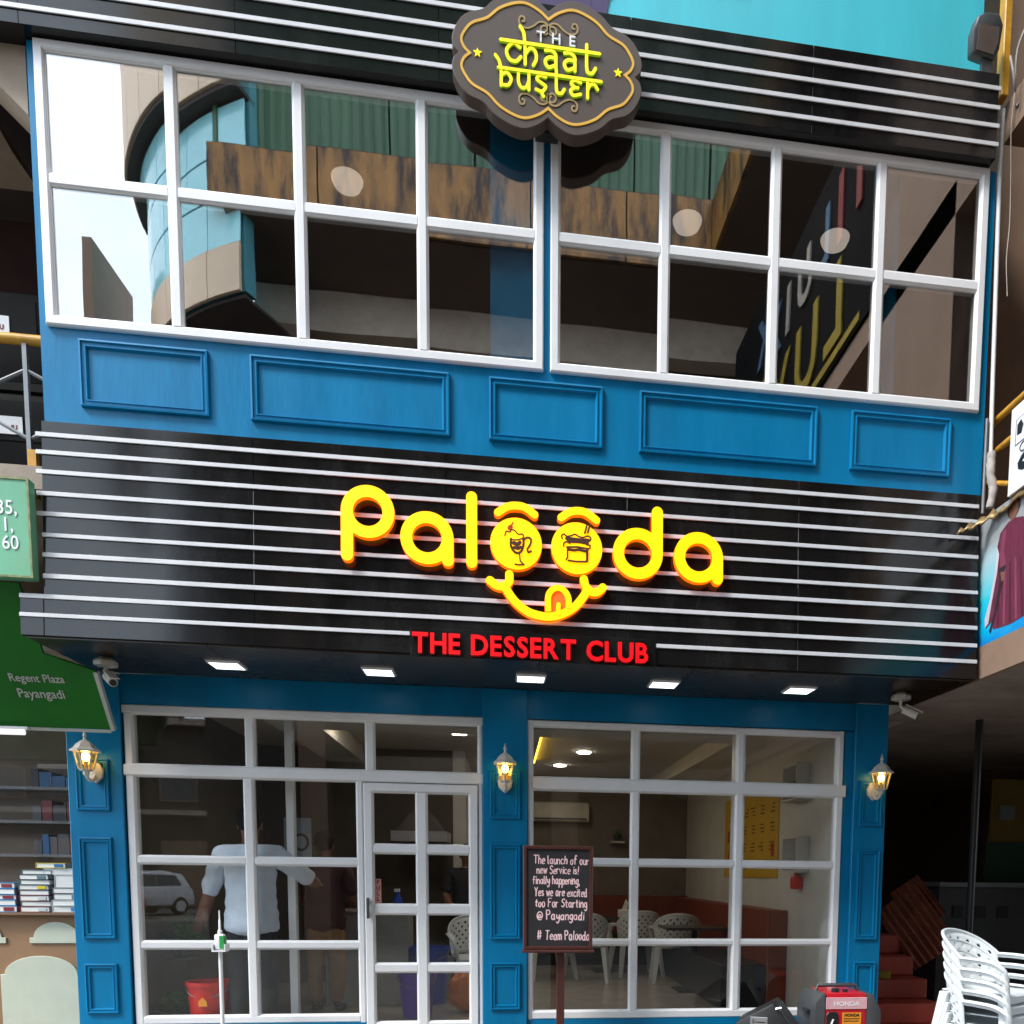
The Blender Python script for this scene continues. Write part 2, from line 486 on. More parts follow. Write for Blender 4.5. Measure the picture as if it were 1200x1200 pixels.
    def xf(s, M, k=0):
        for i in range(k, len(s.v)): s.v[i] = M @ s.v[i]
        return s
    def build(s, name, mats, parent=None, local=False, bevel=0, smooth=None, seg=1, solid=0):
        if not isinstance(mats, (list, tuple)): mats = [mats]
        me = bpy.data.meshes.new(name)
        vs = s.v
        if parent is not None and not local:
            inv = wmat(parent).inverted()
            vs = [inv @ q for q in vs]
        me.from_pydata([tuple(q) for q in vs], [], s.f)
        for q in mats: me.materials.append(q)
        if len(mats) > 1: me.polygons.foreach_set('material_index', s.mi)
        bm = bmesh.new(); bm.from_mesh(me)
        bmesh.ops.remove_doubles(bm, verts=bm.verts, dist=1e-6)
        bmesh.ops.recalc_face_normals(bm, faces=bm.faces)
        if bevel:
            ed = [e for e in bm.edges if len(e.link_faces) == 2 and e.calc_face_angle(0) > 0.6]
            bmesh.ops.bevel(bm, geom=ed, offset=bevel, segments=seg, affect='EDGES', profile=0.5, clamp_overlap=True)
        bm.to_mesh(me); bm.free()
        if smooth is not None:
            me.polygons.foreach_set('use_smooth', [True]*len(me.polygons))
            me.set_sharp_from_angle(angle=R(smooth))
        me.update()
        o = bpy.data.objects.new(name, me)
        C.objects.link(o)
        if parent is not None:
            o.parent = parent
            WM[o.name] = wmat(parent)
        if solid:
            sm = o.modifiers.new('solid', 'SOLIDIFY'); sm.thickness = solid; sm.offset = 0
        return o

def tag(o, label=None, cat=None, group=None, kind=None):
    if label: o['label'] = label
    if cat: o['category'] = cat
    if group: o['group'] = group
    if kind: o['kind'] = kind
    return o
def thing(name, label, cat, loc=(0, 0, 0), rot=(0, 0, 0), group=None):
    o = bpy.data.objects.new(name, None)
    C.objects.link(o)
    o.empty_display_size = 0.1
    o.location = loc; o.rotation_euler = rot
    from mathutils import Euler
    WM[o.name] = Matrix.Translation(loc) @ Euler(rot).to_matrix().to_4x4()
    return tag(o, label, cat, group)
def dup(root, loc=None, rotz=None, label=None):
    r = root.copy(); C.objects.link(r)
    if loc is not None: r.location = loc
    if rotz is not None: r.rotation_euler = (0, 0, rotz)
    if label: r['label'] = label
    for ch in list(root.children):
        c = ch.copy(); C.objects.link(c); c.parent = r
        for g in ch.children:
            d = g.copy(); C.objects.link(d); d.parent = c
    return r
def arc(cx, cz, r, a0, a1, n=24, rz=None):
    rz = r if rz is None else rz
    return [(cx+r*math.cos(R(a0+(a1-a0)*i/n)), cz+rz*math.sin(R(a0+(a1-a0)*i/n))) for i in range(n+1)]
def spline(pts, n=6, closed=False):
    out = []
    L = len(pts)
    P = [Vector(p) for p in pts]
    rng = range(L if closed else L-1)
    for i in rng:
        p1, p2 = P[i], P[(i+1) % L]
        p0 = P[i-1] if (closed or i > 0) else p1*2-p2
        p3 = P[(i+2) % L] if (closed or i+2 < L) else p2*2-p1
        for k in range(n):
            t = k/n
            out.append(tuple(0.5*((2*p1)+(p2-p0)*t+(2*p0-5*p1+4*p2-p3)*t*t+(3*p1-p0-3*p2+p3)*t**3)))
    if not closed: out.append(tuple(P[-1]))
    return out
from mathutils import Euler
def glyph_mesh(txt, size, ext=0.0, bold=0.0, align='LEFT', shear=0.0):
    cu = bpy.data.curves.new('t', 'FONT')
    cu.body = txt; cu.size = size; cu.extrude = ext; cu.offset = bold; cu.align_x = align; cu.shear = shear
    cu.resolution_u = 3
    o = bpy.data.objects.new('t', cu)
    C.objects.link(o)
    dg = bpy.context.evaluated_depsgraph_get()
    me = bpy.data.meshes.new_from_object(o.evaluated_get(dg))
    V = [v.co.copy() for v in me.vertices]; F = [tuple(p.vertices) for p in me.polygons]
    bpy.data.objects.remove(o); bpy.data.curves.remove(cu); bpy.data.meshes.remove(me)
    return V, F
def put_text(mb, txt, size, x, y, z, ext=0.002, bold=0.0, align='LEFT', sx=1.0, shear=0.0, M=None):
    """lettering standing in XZ, facing -Y, baseline start at (x,z)"""
    V, F = glyph_mesh(txt, size, ext, bold, align, shear)
    Q = []
    for v in V:
        p = Vector((x+v.x*sx, y-v.z, z+v.y))
        Q.append(M @ p if M else p)
    mb.add(Q, F)
    xs = [v.x*sx for v in V]
    return (min(xs), max(xs)) if xs else (0, 0)

# ================================================================= SETTING
g = MB().box(-150, 150, -150, 150, -0.5, -0.2).build('ground', PAVE); tag(g, kind='structure')
g = MB().box(-60, 60, -19.5, -11.0, -0.2, -0.185).build('road', ASPH); tag(g, kind='structure')

# ================================================================= THE SHOP BUILDING
shop = thing('shop_building', 'two-storey blue and black shop front with white-framed windows', 'building', (0.2, 0.9, 0.0))
# --- shell
b = MB()
b.box(-2.80, 3.40, 0.0, 0.14, 4.085, 4.64)            # parapet band under the upper windows
b.box(-2.80, -2.757, 0.0, 0.14, 4.64, 6.235)
b.box(0.266, 0.307, 0.0, 0.14, 4.64, 6.235)
b.box(3.344, 3.40, 0.0, 0.14, 4.64, 6.235)
b.build('upper_wall', BLUE, shop)
for x0, x1 in ((-2.58, -1.83), (-1.58, -0.344), (-0.09, 0.662), (0.91, 2.157), (2.403, 3.145)):
    MB().ring(x0, x1, 4.185, 4.578, [(0, 0.0), (0.002, -0.024), (0.012, -0.026), (0.018, -0.014), (0.03, -0.014),
              (0.034, -0.02), (0.04, -0.02), (0.047, -0.006), (0.05, 0.0)]).build('panel_moulding', BLUE, shop)

def vbar(mb, xc, wd, z0, z1, yf, yb):
    c = 0.009
    mb.prism([(xc-wd/2, yb), (xc-wd/2, yf+c), (xc-wd/2+c, yf), (xc+wd/2-c, yf), (xc+wd/2, yf+c), (xc+wd/2, yb)], z0, z1, 'z')
def hbar(mb, zc, wd, x0, x1, yf, yb):
    c = 0.009
    mb.prism([(yb, zc-wd/2), (yf+c, zc-wd/2), (yf, zc-wd/2+c), (yf, zc+wd/2-c), (yf+c, zc+wd/2), (yb, zc+wd/2)], x0, x1, 'x')
def upper_window(x0, x1, mull, mw):
    z0, z1 = 4.64, 6.235
    fw = 0.058
    fr = MB().ring(x0, x1, z0, z1, [(0, 0.05), (0, -0.022), (0.008, -0.032), (fw-0.01, -0.032), (fw, -0.022), (fw, 0.05), (0, 0.05)])
    win = fr.build('window', WHITE, shop)
    xs = [x0+fw] + mull + [x1-fw]
    zb0, zb1 = 5.437, 5.503
    for k, xm in enumerate(mull):
        q = MB(); vbar(q, xm, mw, z0+fw, z1-fw, -0.030, 0.045)
        q.build('mullion', WHITE, win)
    for k in range(4):
        a = xs[k] + (mw/2 if k else 0); c = xs[k+1] - (mw/2 if k < 3 else 0)
        q = MB(); hbar(q, (zb0+zb1)/2, zb1-zb0, a, c, -0.027, 0.043)
        q.build('transom_bar', WHITE, win)
        for za, zc in ((z0+fw, zb0), (zb1, z1-fw)):
            # glazing bead and pane, each pane seated very slightly out of true
            MB().ring(a, c, za, zc, [(0, -0.018), (0.006, -0.014), (0.009, -0.004)]).build('glazing_bead', WHITE, win)
            t1, t2 = rnd.uniform(-.006, .006), rnd.uniform(-.006, .006)
            P = []
            for yy in (-0.006, 0.0):
                for X, Z in ((a, za), (c, za), (c, zc), (a, zc)):
                    P.append((X, yy + t1*(X-(a+c)/2) + t2*(Z-(za+zc)/2), Z))
            MB().add(P, [(0,1,2,3),(4,7,6,5),(0,4,5,1),(1,5,6,2),(2,6,7,3),(3,7,4,0)]).build('pane', G_UP, win)
    return win
upper_window(-2.755, 0.264, [-1.998, -1.253, -0.506], 0.06)
upper_window(0.309, 3.342, [1.065, 1.819, 2.563], 0.062)

# --- lower black fascia with white strips: leans out slightly towards its foot
TH = -0.0679
from mathutils import Euler
fas = MB()
seams = [-2.82, -1.577, -0.372, 0.833, 2.04, 3.385]
zt, zl = -0.012, -1.325
fascia = MB().box(-2.80, 3.37, 0.012, 0.06, zl+0.004, zt-0.003).build('fascia', BLACK, shop, local=True)
fascia.location = (0-0.2, 0-0.9, 4.10); fascia.rotation_euler = (TH, 0, 0)
FM = Matrix.Translation((0, 0, 4.10)) @ Euler((TH, 0, 0)).to_matrix().to_4x4()
WM[fascia.name] = FM
for a, c in zip(seams[:-1], seams[1:]):
    MB().box(a+0.0015, c-0.0015, 0.0, 0.0115, zl, zt).build('cladding_panel', BLACK, fascia, local=True, bevel=0.0012)
MB().box(-2.955, -2.822, -0.001, 0.03, zl, -1.083).build('cladding_panel', BLACK, fascia, local=True, bevel=0.0012)
zs = [4.007, 3.901, 3.785, 3.655, 3.535, 3.408, 3.289, 3.161, 3.035, 2.921]
for i, z in enumerate(zs):
    Y = -0.09*(4.1-z)/1.325
    zz = (z-1.35)*(6+Y)/6+1.35
    zloc = -(4.10-zz)/math.cos(TH)
    segs = [(-2.85 if i < 5 else -2.82, 3.385)]
    if i == 8: segs = [(-2.957, 3.385)]
    if i == 9: segs = [(-2.957, -0.605), (1.035, 3.385)]
    for a, c in segs:
        MB().box(a, c, -0.009 - 0.002*rnd.random(), -0.002, zloc-0.0135+rnd.uniform(-.002, .002), zloc+0.0135+rnd.uniform(-.002, .002)).build('white_strip', STRIPE, fascia, local=True, bevel=0.002)
SEAL = mat('grey_sealant', (0.13, 0.13, 0.13), 0.7, var=0.4, scale=25)
for X, z0, z1 in ((-1.577, -0.95, -0.35), (2.04, -0.75, -0.33), (0.833, -0.33, -0.2)):
    MB().box(X-0.0016, X+0.0016, -0.0016, 0.004, z0, z1).build('sealant_line', SEAL, fascia, local=True)
# --- soffit and its box
b = MB()
b.box(-2.80, 3.37, 0.06, 0.9, 2.80, 4.085)
b.build('fascia_backing', BLACK, shop)
b = MB().prism([(-0.075, 2.79), (0.9, 2.79), (0.9, 3.0), (-0.055, 3.0)], -2.95, -2.823, 'x')
b.build('fascia_return', BLACK, shop)
sx = [-2.93, -1.87, -0.81, 0.25, 1.31, 2.37, 3.37]
for a, c in zip(sx[:-1], sx[1:]):
    MB().box(a+0.002, c-0.002, -0.07, 0.845, 2.765, 2.785).build('soffit_panel', SOFF, shop, bevel=0.001)
# --- upper fascia
upf = MB().box(-4.6, 3.33, -0.085, 0.05, 6.24, 6.765).build('top_fascia', BLACK, shop)
for a, c in zip([-4.6, -2.79, -1.59, -0.39, 0.81, 2.02], [-2.79, -1.59, -0.39, 0.81, 2.02, 3.335]):
    MB().box(a+0.0015, c-0.0015, -0.1, -0.087, 6.236, 6.768).build('cladding_panel', BLACK, upf, bevel=0.001)
for z in (6.672, 6.552, 6.438, 6.323):
    MB().box(-4.6, 3.345, -0.110, -0.102, z-0.0135, z+0.0135).build('white_strip', STRIPE, upf, bevel=0.002)
# --- columns and header
MB().box(-2.779, 2.875, 0.86, 1.0, 2.548, 2.764).build('header', BLUE, shop)
for x0, x1 in ((-3.154, -2.781), (-0.158, 0.186), (2.877, 3.157)):
    c = MB().box(x0, x1, 0.83 if x0 > -1 else 0.84, 1.1, -0.2, 2.763 if x0 > -3 else 2.755).build('column', BLUE, shop, bevel=0.004)
    yf = 0.83 if x0 > -1 else 0.84
    xa, xb = {-3.154: (-3.095, -2.868), -0.158: (-0.103, 0.133), 2.877: (2.925, 3.118)}[x0]
    for z0, z1 in ((1.765, 2.14), (0.82, 1.57), (0.255, 0.632)):
        MB().ring(xa, xb, z0, z1, [(0, yf), (0.002, yf-0.02), (0.01, yf-0.022), (0.015, yf-0.011), (0.024, yf-0.011),
                  (0.028, yf-0.016), (0.034, yf-0.015), (0.04, yf)]).build('panel_moulding', BLUE, c)
# --- lower windows
YW = 0.9
def pane_at(a, c, za, zc, parent, m=G_LO, nm='pane', bead=True):
    if bead:
        MB().ring(a, c, za, zc, [(0, YW-0.026), (0.006, YW-0.022), (0.009, YW-0.010)]).build('glazing_bead', WHITE, parent)
    t1, t2 = rnd.uniform(-.002, .002), rnd.uniform(-.002, .002)
    P = []
    for yy in (YW-0.012, YW-0.006):
        for X, Z in ((a, za), (c, za), (c, zc), (a, zc)):
            P.append((X, yy + t1*(X-(a+c)/2) + t2*(Z-(za+zc)/2), Z))
    return MB().add(P, [(0,1,2,3),(4,7,6,5),(0,4,5,1),(1,5,6,2),(2,6,7,3),(3,7,4,0)]).build(nm, m, parent)
# left window with the door opening
f = MB()
vbar(f, -2.738, 0.06, 0.16, 2.03, YW-0.04, YW+0.05)
vbar(f, -1.094, 0.046, 0.16, 2.03, YW-0.04, YW+0.05)
hbar(f, 2.0725, 0.085, -2.775, -0.158, YW-0.05, YW+0.05)
hbar(f, 2.515, 0.062, -2.775, -0.158, YW-0.044, YW+0.05)
vbar(f, -2.738, 0.06, 2.115, 2.484, YW-0.04, YW+0.05)
vbar(f, -0.175, 0.034, 0.0, 2.03, YW-0.036, YW+0.05)
vbar(f, -0.175, 0.034, 2.115, 2.484, YW-0.036, YW+0.05)
hbar(f, 0.19, 0.06, -2.708, -1.117, YW-0.04, YW+0.05)
lw = f.build('window', WHITE, shop)
q = MB(); vbar(q, -1.908, 0.066, 0.22, 2.03, YW-0.04, YW+0.05); q.build('mullion', WHITE, lw)
for xm in (-1.887, -1.012):
    q = MB(); vbar(q, xm, 0.062, 2.115, 2.484, YW-0.038, YW+0.05); q.build('mullion', WHITE, lw)
for z in (1.411, 0.768):
    for a, c in ((-2.708, -1.941), (-1.875, -1.117)):
        q = MB(); hbar(q, z, 0.056, a, c, YW-0.036, YW+0.048); q.build('transom_bar', WHITE, lw)
for a, c in ((-2.708, -1.918), (-1.856, -1.043), (-0.981, -0.192)): pane_at(a, c, 2.115, 2.484, lw)
for a, c in ((-2.708, -1.941), (-1.875, -1.117)):
    for za, zc in ((1.439, 2.03), (0.796, 1.383), (0.22, 0.74)): pane_at(a, c, za, zc, lw)
# door
YD = YW-0.008
d = MB()
d.ring(-1.066, -0.196, 0.01, 2.022, [(0, YW+0.04), (0, YW-0.04), (0.008, YW-0.048), (0.058, YW-0.048), (0.067, YW-0.036), (0.067, YW+0.04), (0, YW+0.04)])
door = d.build('door', WHITE, shop)
q = MB(); vbar(q, -0.631, 0.08, 0.077, 1.955, YW-0.044, YW+0.036); q.build('mullion', WHITE, door)
dz = [0.077, 0.155, 0.553, 0.621, 1.012, 1.086, 1.486, 1.552, 1.955]
for a, c in ((-0.999, -0.671), (-0.591, -0.263)):
    for z0, z1 in ((0.077, 0.155), (0.553, 0.621), (1.012, 1.086), (1.486, 1.552)):
        q = MB(); hbar(q, (z0+z1)/2, z1-z0, a, c, YW-0.041, YW+0.034); q.build('transom_bar', WHITE, door)
    for z0, z1 in ((0.155, 0.553), (0.621, 1.012), (1.086, 1.486), (1.552, 1.955)):
        pane_at(a, c, z0, z1, door)
h = MB().box(-1.046, -1.028, 0.80, 0.835, 0.98, 1.14)
h.box(-1.044, -1.03, 0.835, 0.851, 1.0, 1.02).box(-1.044, -1.03, 0.835, 0.851, 1.1, 1.12)
h.build('handle', CHAR, door, bevel=0.003)
q = MB().box(-0.992, -0.945, 0.883, 0.887, 1.095, 1.285)
q.build('pull_sticker', mat('sticker_pink', (0.45, 0.2, 0.18), 0.5), door)
q = MB()
for i, ch in enumerate('PULL'):
    put_text(q, ch, 0.045, -0.9685, 0.8818, 1.245-0.044*i, ext=0.0004, bold=0.001, align='CENTER')
q.build('lettering', INK, door)
# right window
f = MB()
vbar(f, 0.2085, 0.041, 0.166, 2.54, YW-0.04, YW+0.05)
vbar(f, 2.767, 0.06, 0.166, 2.003, YW-0.04, YW+0.05)
vbar(f, 2.767, 0.05, 2.101, 2.54, YW-0.038, YW+0.05)
hbar(f, 2.518, 0.045, 0.229, 2.742, YW-0.04, YW+0.05)
hbar(f, 2.052, 0.098, 0.229, 2.815, YW-0.046, YW+0.05)
hbar(f, 0.198, 0.064, 0.229, 2.737, YW-0.04, YW+0.05)
rw = f.build('window', WHITE, shop)
for xm in (1.05, 1.915):
    q = MB(); vbar(q, xm, 0.06, 0.23, 2.003, YW-0.038, YW+0.05); q.build('mullion', WHITE, rw)
    q = MB(); vbar(q, xm, 0.056, 2.101, 2.4955, YW-0.036, YW+0.05); q.build('mullion', WHITE, rw)
xs = [0.229, 1.02, 1.08, 1.885, 1.945, 2.737]
for k in range(3):
    a, c = xs[2*k], xs[2*k+1]
    for z in (1.4395, 0.791):
        q = MB(); hbar(q, z, 0.052 if z > 1 else 0.044, a, c, YW-0.034, YW+0.048); q.build('transom_bar', WHITE, rw)
    for za, zc in ((1.4655, 2.003), (0.813, 1.4135), (0.23, 0.769)): pane_at(a, c, za, zc, rw)
    pane_at(a, c, 2.101, 2.4955, rw)
# plinth under the windows and the step
q = MB().box(-2.78, -1.07, 0.86, 1.0, -0.2, 0.16).box(0.187, 2.876, 0.86, 1.0, -0.2, 0.164)
q.box(2.80, 2.876, 0.87, 1.0, 0.166, 2.54)
q.build('plinth', BLUE, shop)
MB().box(-1.07, -0.159, 0.6, 1.0, -0.2, 0.004).build('doorstep', TILE, shop)
# --- ground floor room
b = MB().box(-2.79, 2.876, 1.0, 7.3, -0.2, 0.0); b.build('floor', TILE, shop)
b = MB().box(-2.95, 3.0, 1.1, 7.3, 2.79, 4.0); b.build('ceiling', CEIL, shop)
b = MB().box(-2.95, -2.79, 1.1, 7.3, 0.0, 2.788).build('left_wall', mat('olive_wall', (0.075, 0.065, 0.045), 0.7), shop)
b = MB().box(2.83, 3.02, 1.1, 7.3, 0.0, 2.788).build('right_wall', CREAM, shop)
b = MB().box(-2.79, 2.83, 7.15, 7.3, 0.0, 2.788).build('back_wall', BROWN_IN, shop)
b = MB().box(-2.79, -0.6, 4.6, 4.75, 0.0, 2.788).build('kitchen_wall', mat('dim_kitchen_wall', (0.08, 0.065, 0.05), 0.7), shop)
b = MB().box(-0.6, -0.45, 4.6, 7.15, 0.0, 2.788).build('partition', CREAM, shop)
for x0, x1, z1 in ((-1.70, -1.64, 2.788), (1.93, 2.03, 2.788)):
    MB().box(x0, x1, 1.12, 1.2, 0.0, z1).build('post', WHITE, shop, bevel=0.003)
# dropped ceiling border with yellow cove light
b = MB().box(-2.0, 2.2, 1.7, 2.1, 2.6, 2.788).box(-2.0, -1.6, 2.1, 4.4, 2.6, 2.788).box(2.2, 2.826, 1.7, 7.1, 2.62, 2.788)
b.build('dropped_ceiling', CEIL, shop)
MB().box(0.36, 0.40, 2.3, 5.2, 2.745, 2.786).build('cove_light', COVE, shop)
MB().box(0.2, 0.355, 2.3, 5.2, 2.66, 2.786).build('cove_edge', CEIL, shop)
# niches on the right wall (framed boxes standing proud of it)
for y0, z0 in ((1.75, 2.06), (1.7, 1.38)):
    q = MB()
    q.box(2.70, 2.829, y0, y0+0.02, z0, z0+0.34).box(2.70, 2.829, y0+0.4, y0+0.42, z0, z0+0.34)
    q.box(2.70, 2.829, y0+0.02, y0+0.4, z0, z0+0.02).box(2.70, 2.829, y0+0.02, y0+0.4, z0+0.32, z0+0.34)
    q.build('wall_niche', CREAM, shop)
# --- upper room
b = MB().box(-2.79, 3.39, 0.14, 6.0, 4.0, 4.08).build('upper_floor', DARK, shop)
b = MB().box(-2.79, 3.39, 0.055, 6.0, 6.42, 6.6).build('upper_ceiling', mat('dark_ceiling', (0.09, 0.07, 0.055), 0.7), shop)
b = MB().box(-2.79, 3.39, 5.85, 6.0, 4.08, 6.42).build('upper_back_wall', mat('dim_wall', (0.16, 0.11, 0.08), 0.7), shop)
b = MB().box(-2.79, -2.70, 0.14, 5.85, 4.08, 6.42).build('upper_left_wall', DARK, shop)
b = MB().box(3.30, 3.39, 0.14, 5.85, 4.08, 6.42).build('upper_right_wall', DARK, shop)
MB().box(-0.08, 0.20, 0.06, 0.138, 4.645, 6.415).build('inner_column', BLUE, shop)
MB().box(2.60, 2.73, 0.06, 0.138, 4.645, 6.415).build('inner_column', BLUE, shop)
MB().box(-2.6, 3.2, 2.4, 2.6, 5.45, 5.75).build('inner_beam', mat('inner_beam', (0.3, 0.22, 0.16), 0.7), shop)
# roof slab so daylight stays out
MB().box(-2.9, 3.4, 0.06, 6.1, 6.61, 6.78).build('roof', CONC, shop)

# ================================================================= SIGNS
# lit yellow letter sign
sg = thing('dessert_shop_sign', 'lit yellow rounded-letter shop sign with two filled round eyes and a smile', 'sign', (0, 0, 4.10), (TH, 0, 0))
ZC = lambda z: (z-4.10)
def sm(pts): return [(x, ZC(z)) for x, z in pts]
yf, yb = -0.058, -0.018
def letter(strokes, wd, name='letter', closed=()):
    mb = MB()
    mb.cur = 0
    for i, st in enumerate(strokes):
        mb.ribbon(sm(st), wd, yf-0.0008*i, yb+0.0006*i, closed=(i in closed), side=1)
    return mb.build(name, [Y_FACE, O_SIDE], sg, local=True)
W1 = 0.075
letter([arc(-0.862, 3.645, 0.130, 0, 352.5, 47), [(-0.992, 3.645), (-0.992, 3.5), (-0.992, 3.362)]], W1, closed=(0,))
letter([arc(-0.489, 3.503, 0.132, 0, 352.5, 47), [(-0.357, 3.503), (-0.357, 3.42), (-0.356, 3.364)]], W1, closed=(0,))
letter([[(-0.203, 3.786), (-0.203, 3.6), (-0.203, 3.362)]], 0.07)
letter([arc(0.899, 3.49, 0.132, 0, 352.5, 47), [(1.031, 3.772), (1.031, 3.6), (1.031, 3.49)]], W1, closed=(0,))
letter([arc(1.317, 3.49, 0.132, 0, 352.5, 47), [(1.449, 3.49), (1.449, 3.42), (1.449, 3.352)]], W1, closed=(0,))
def disc(cx, cz, r):
    mb = MB()
    P = arc(cx, ZC(cz), r, 0, 352.5, 47)
    n = len(P)
    mb.add([(a, yf, c) for a, c in P] + [(a, yb, c) for a, c in P], [tuple(range(n)), tuple(range(2*n-1, n-1, -1))])
    mb.cur = 1
    mb.add([(a, yf, c) for a, c in P] + [(a, yb, c) for a, c in P], [(i, n+i, n+(i+1) % n, (i+1) % n) for i in range(n)])
    return mb.build('letter', [Y_FACE, O_SIDE], sg, local=True)
def ink(parent, strokes, wd, m=INK, y=None):
    mb = MB()
    for i, st in enumerate(strokes):
        ww = wd*1.5
        if isinstance(st[0], (int, float)): ww, st = st[0]*1.4, st[1]
        mb.ribbon(sm(st), ww, yf-0.003-0.0006*i, yf-0.0004, cap=2)
    return mb.build('icon', m, parent, local=True)
o1 = disc(0.086, 3.502, 0.169)
o2 = disc(0.487, 3.498, 0.170)
# sundae glass on the first eye
ink(o1, [spline([(0.012, 3.55), (0.022, 3.578), (0.045, 3.575), (0.055, 3.59), (0.078, 3.585), (0.098, 3.565), (0.128, 3.565), (0.136, 3.545)]),
         spline([(0.05, 3.53), (0.07, 3.525), (0.10, 3.528), (0.132, 3.54)]),
         (0.011, spline([(0.052, 3.53), (0.052, 3.485), (0.072, 3.45), (0.098, 3.44), (0.122, 3.458), (0.134, 3.5), (0.133, 3.54)])),
         (0.018, [(0.07, 3.505), (0.095, 3.495), (0.11, 3.51)]), (0.014, [(0.072, 3.475), (0.1, 3.47), (0.115, 3.48)]),
         (0.009, spline([(0.136, 3.53), (0.16, 3.545), (0.183, 3.535), (0.178, 3.5), (0.16, 3.47), (0.166, 3.45), (0.184, 3.458)])),
         [(0.108, 3.43), (0.112, 3.39), (0.13, 3.372), (0.138, 3.368)], [(0.078, 3.367), (0.1, 3.363), (0.138, 3.367)]], 0.006)
ink(o1, [(0.022, [(0.044, 3.6), (0.05, 3.607)]), [(0.05, 3.61), (0.066, 3.638)]], 0.006, INKR)
# cake in a glass on the second eye
ink(o2, [(0.007, spline([(0.39, 3.555), (0.385, 3.572), (0.4, 3.585), (0.42, 3.572), (0.45, 3.578), (0.475, 3.588), (0.5, 3.575), (0.53, 3.572), (0.56, 3.582), (0.58, 3.57), (0.578, 3.555)])),
         (0.018, [(0.42, 3.557), (0.49, 3.552), (0.565, 3.553)]), (0.014, [(0.43, 3.538), (0.5, 3.54), (0.558, 3.534)]),
         (0.007, spline([(0.4, 3.505), (0.4, 3.525), (0.42, 3.535), (0.44, 3.525)])), (0.007, spline([(0.55, 3.525), (0.575, 3.52), (0.572, 3.5)])),
         (0.008, [(0.42, 3.5), (0.49, 3.505), (0.565, 3.497)]), (0.012, [(0.43, 3.485), (0.47, 3.482), (0.5, 3.488), (0.545, 3.48)]),
         (0.007, [(0.424, 3.49), (0.425, 3.43), (0.415, 3.418)]), (0.012, [(0.556, 3.49), (0.556, 3.42)]), (0.007, [(0.43, 3.412), (0.49, 3.408), (0.556, 3.412)]),
         (0.009, [(0.54, 3.6), (0.552, 3.645)]), (0.009, [(0.56, 3.605), (0.575, 3.66)])], 0.007)
letter([spline([(-0.033, 3.698), (0.026, 3.738), (0.083, 3.75), (0.144, 3.742), (0.207, 3.70)])], 0.05, 'eyebrow')
letter([spline([(0.383, 3.694), (0.438, 3.732), (0.494, 3.745), (0.551, 3.736), (0.618, 3.692)])], 0.05, 'eyebrow')
smile = letter([spline([(0.013, 3.213), (0.073, 3.131), (0.153, 3.068), (0.233, 3.042), (0.313, 3.039), (0.394, 3.062), (0.475, 3.114), (0.535, 3.188), (0.552, 3.22)]),
        spline([(0.041, 3.300), (0.038, 3.253), (0.001, 3.22), (-0.046, 3.225), (-0.085, 3.253)]),
        spline([(0.534, 3.297), (0.547, 3.251), (0.588, 3.216), (0.628, 3.22), (0.661, 3.249)])], 0.054, 'smile')
mb = MB().ribbon(sm(spline([(0.297, 3.07), (0.297, 3.17), (0.325, 3.215), (0.363, 3.23), (0.402, 3.213), (0.43, 3.168), (0.432, 3.098)])), 0.04, yf-0.004, yb+0.004, cap=0, side=1)
mb.ribbon(sm([(0.363, 3.06), (0.364, 3.1), (0.365, 3.118)]), 0.03, yf-0.0055, yb+0.005, side=1)
mb.build('tongue', [Y_FACE, O_SIDE], smile, local=True)
P = sm([(0.318, 3.06), (0.41, 3.085)] + arc(0.364, 3.165, 0.047, 0, 180, 14))
MB().prism(P, yf+0.004, yb+0.006).build('tongue_fill', TONG, smile, local=True)
# red tagline
tg = thing('tagline_sign', 'red lit capital letters along the lower edge of the black fascia', 'sign', (0, 0, 4.10), (TH, 0, 0))
MB().box(-0.60, 1.03, -0.016, -0.002, ZC(2.752), ZC(2.935)).build('back_plate', BLACK, tg, local=True, bevel=0.002)
# measured letter run: -0.585 .. 0.985
txt = 'THE DESSERT CLUB'
adv = []
tot = 0.0
for ch in txt:
    if ch == ' ': adv.append((ch, None, 0.062)); tot += 0.062; continue
    V, F = glyph_mesh(ch, 0.182, 0.014, 0.0048)
    x0 = min(v.x for v in V); x1 = max(v.x for v in V)
    adv.append((ch, (V, F, x0), x1-x0+0.016)); tot += x1-x0+0.016
k = 1.575/tot
x = -0.588
for ch, d_, a_ in adv:
    if d_:
        V, F, x0 = d_
        mb = MB()
        mb.add([(x+(v.x-x0)*k, -0.036-v.z, ZC(2.768)+v.y) for v in V], F)
        zlo = min(v.z for v in V)
        for i, fc in enumerate(mb.f):
            mb.mi[i] = 0 if max(V[j].z for j in fc) > 0.0139 and min(V[j].z for j in fc) > 0.0139 else 1
        mb.build('letter', [R_FACE, R_SIDE], tg, local=True)
    x += a_*k

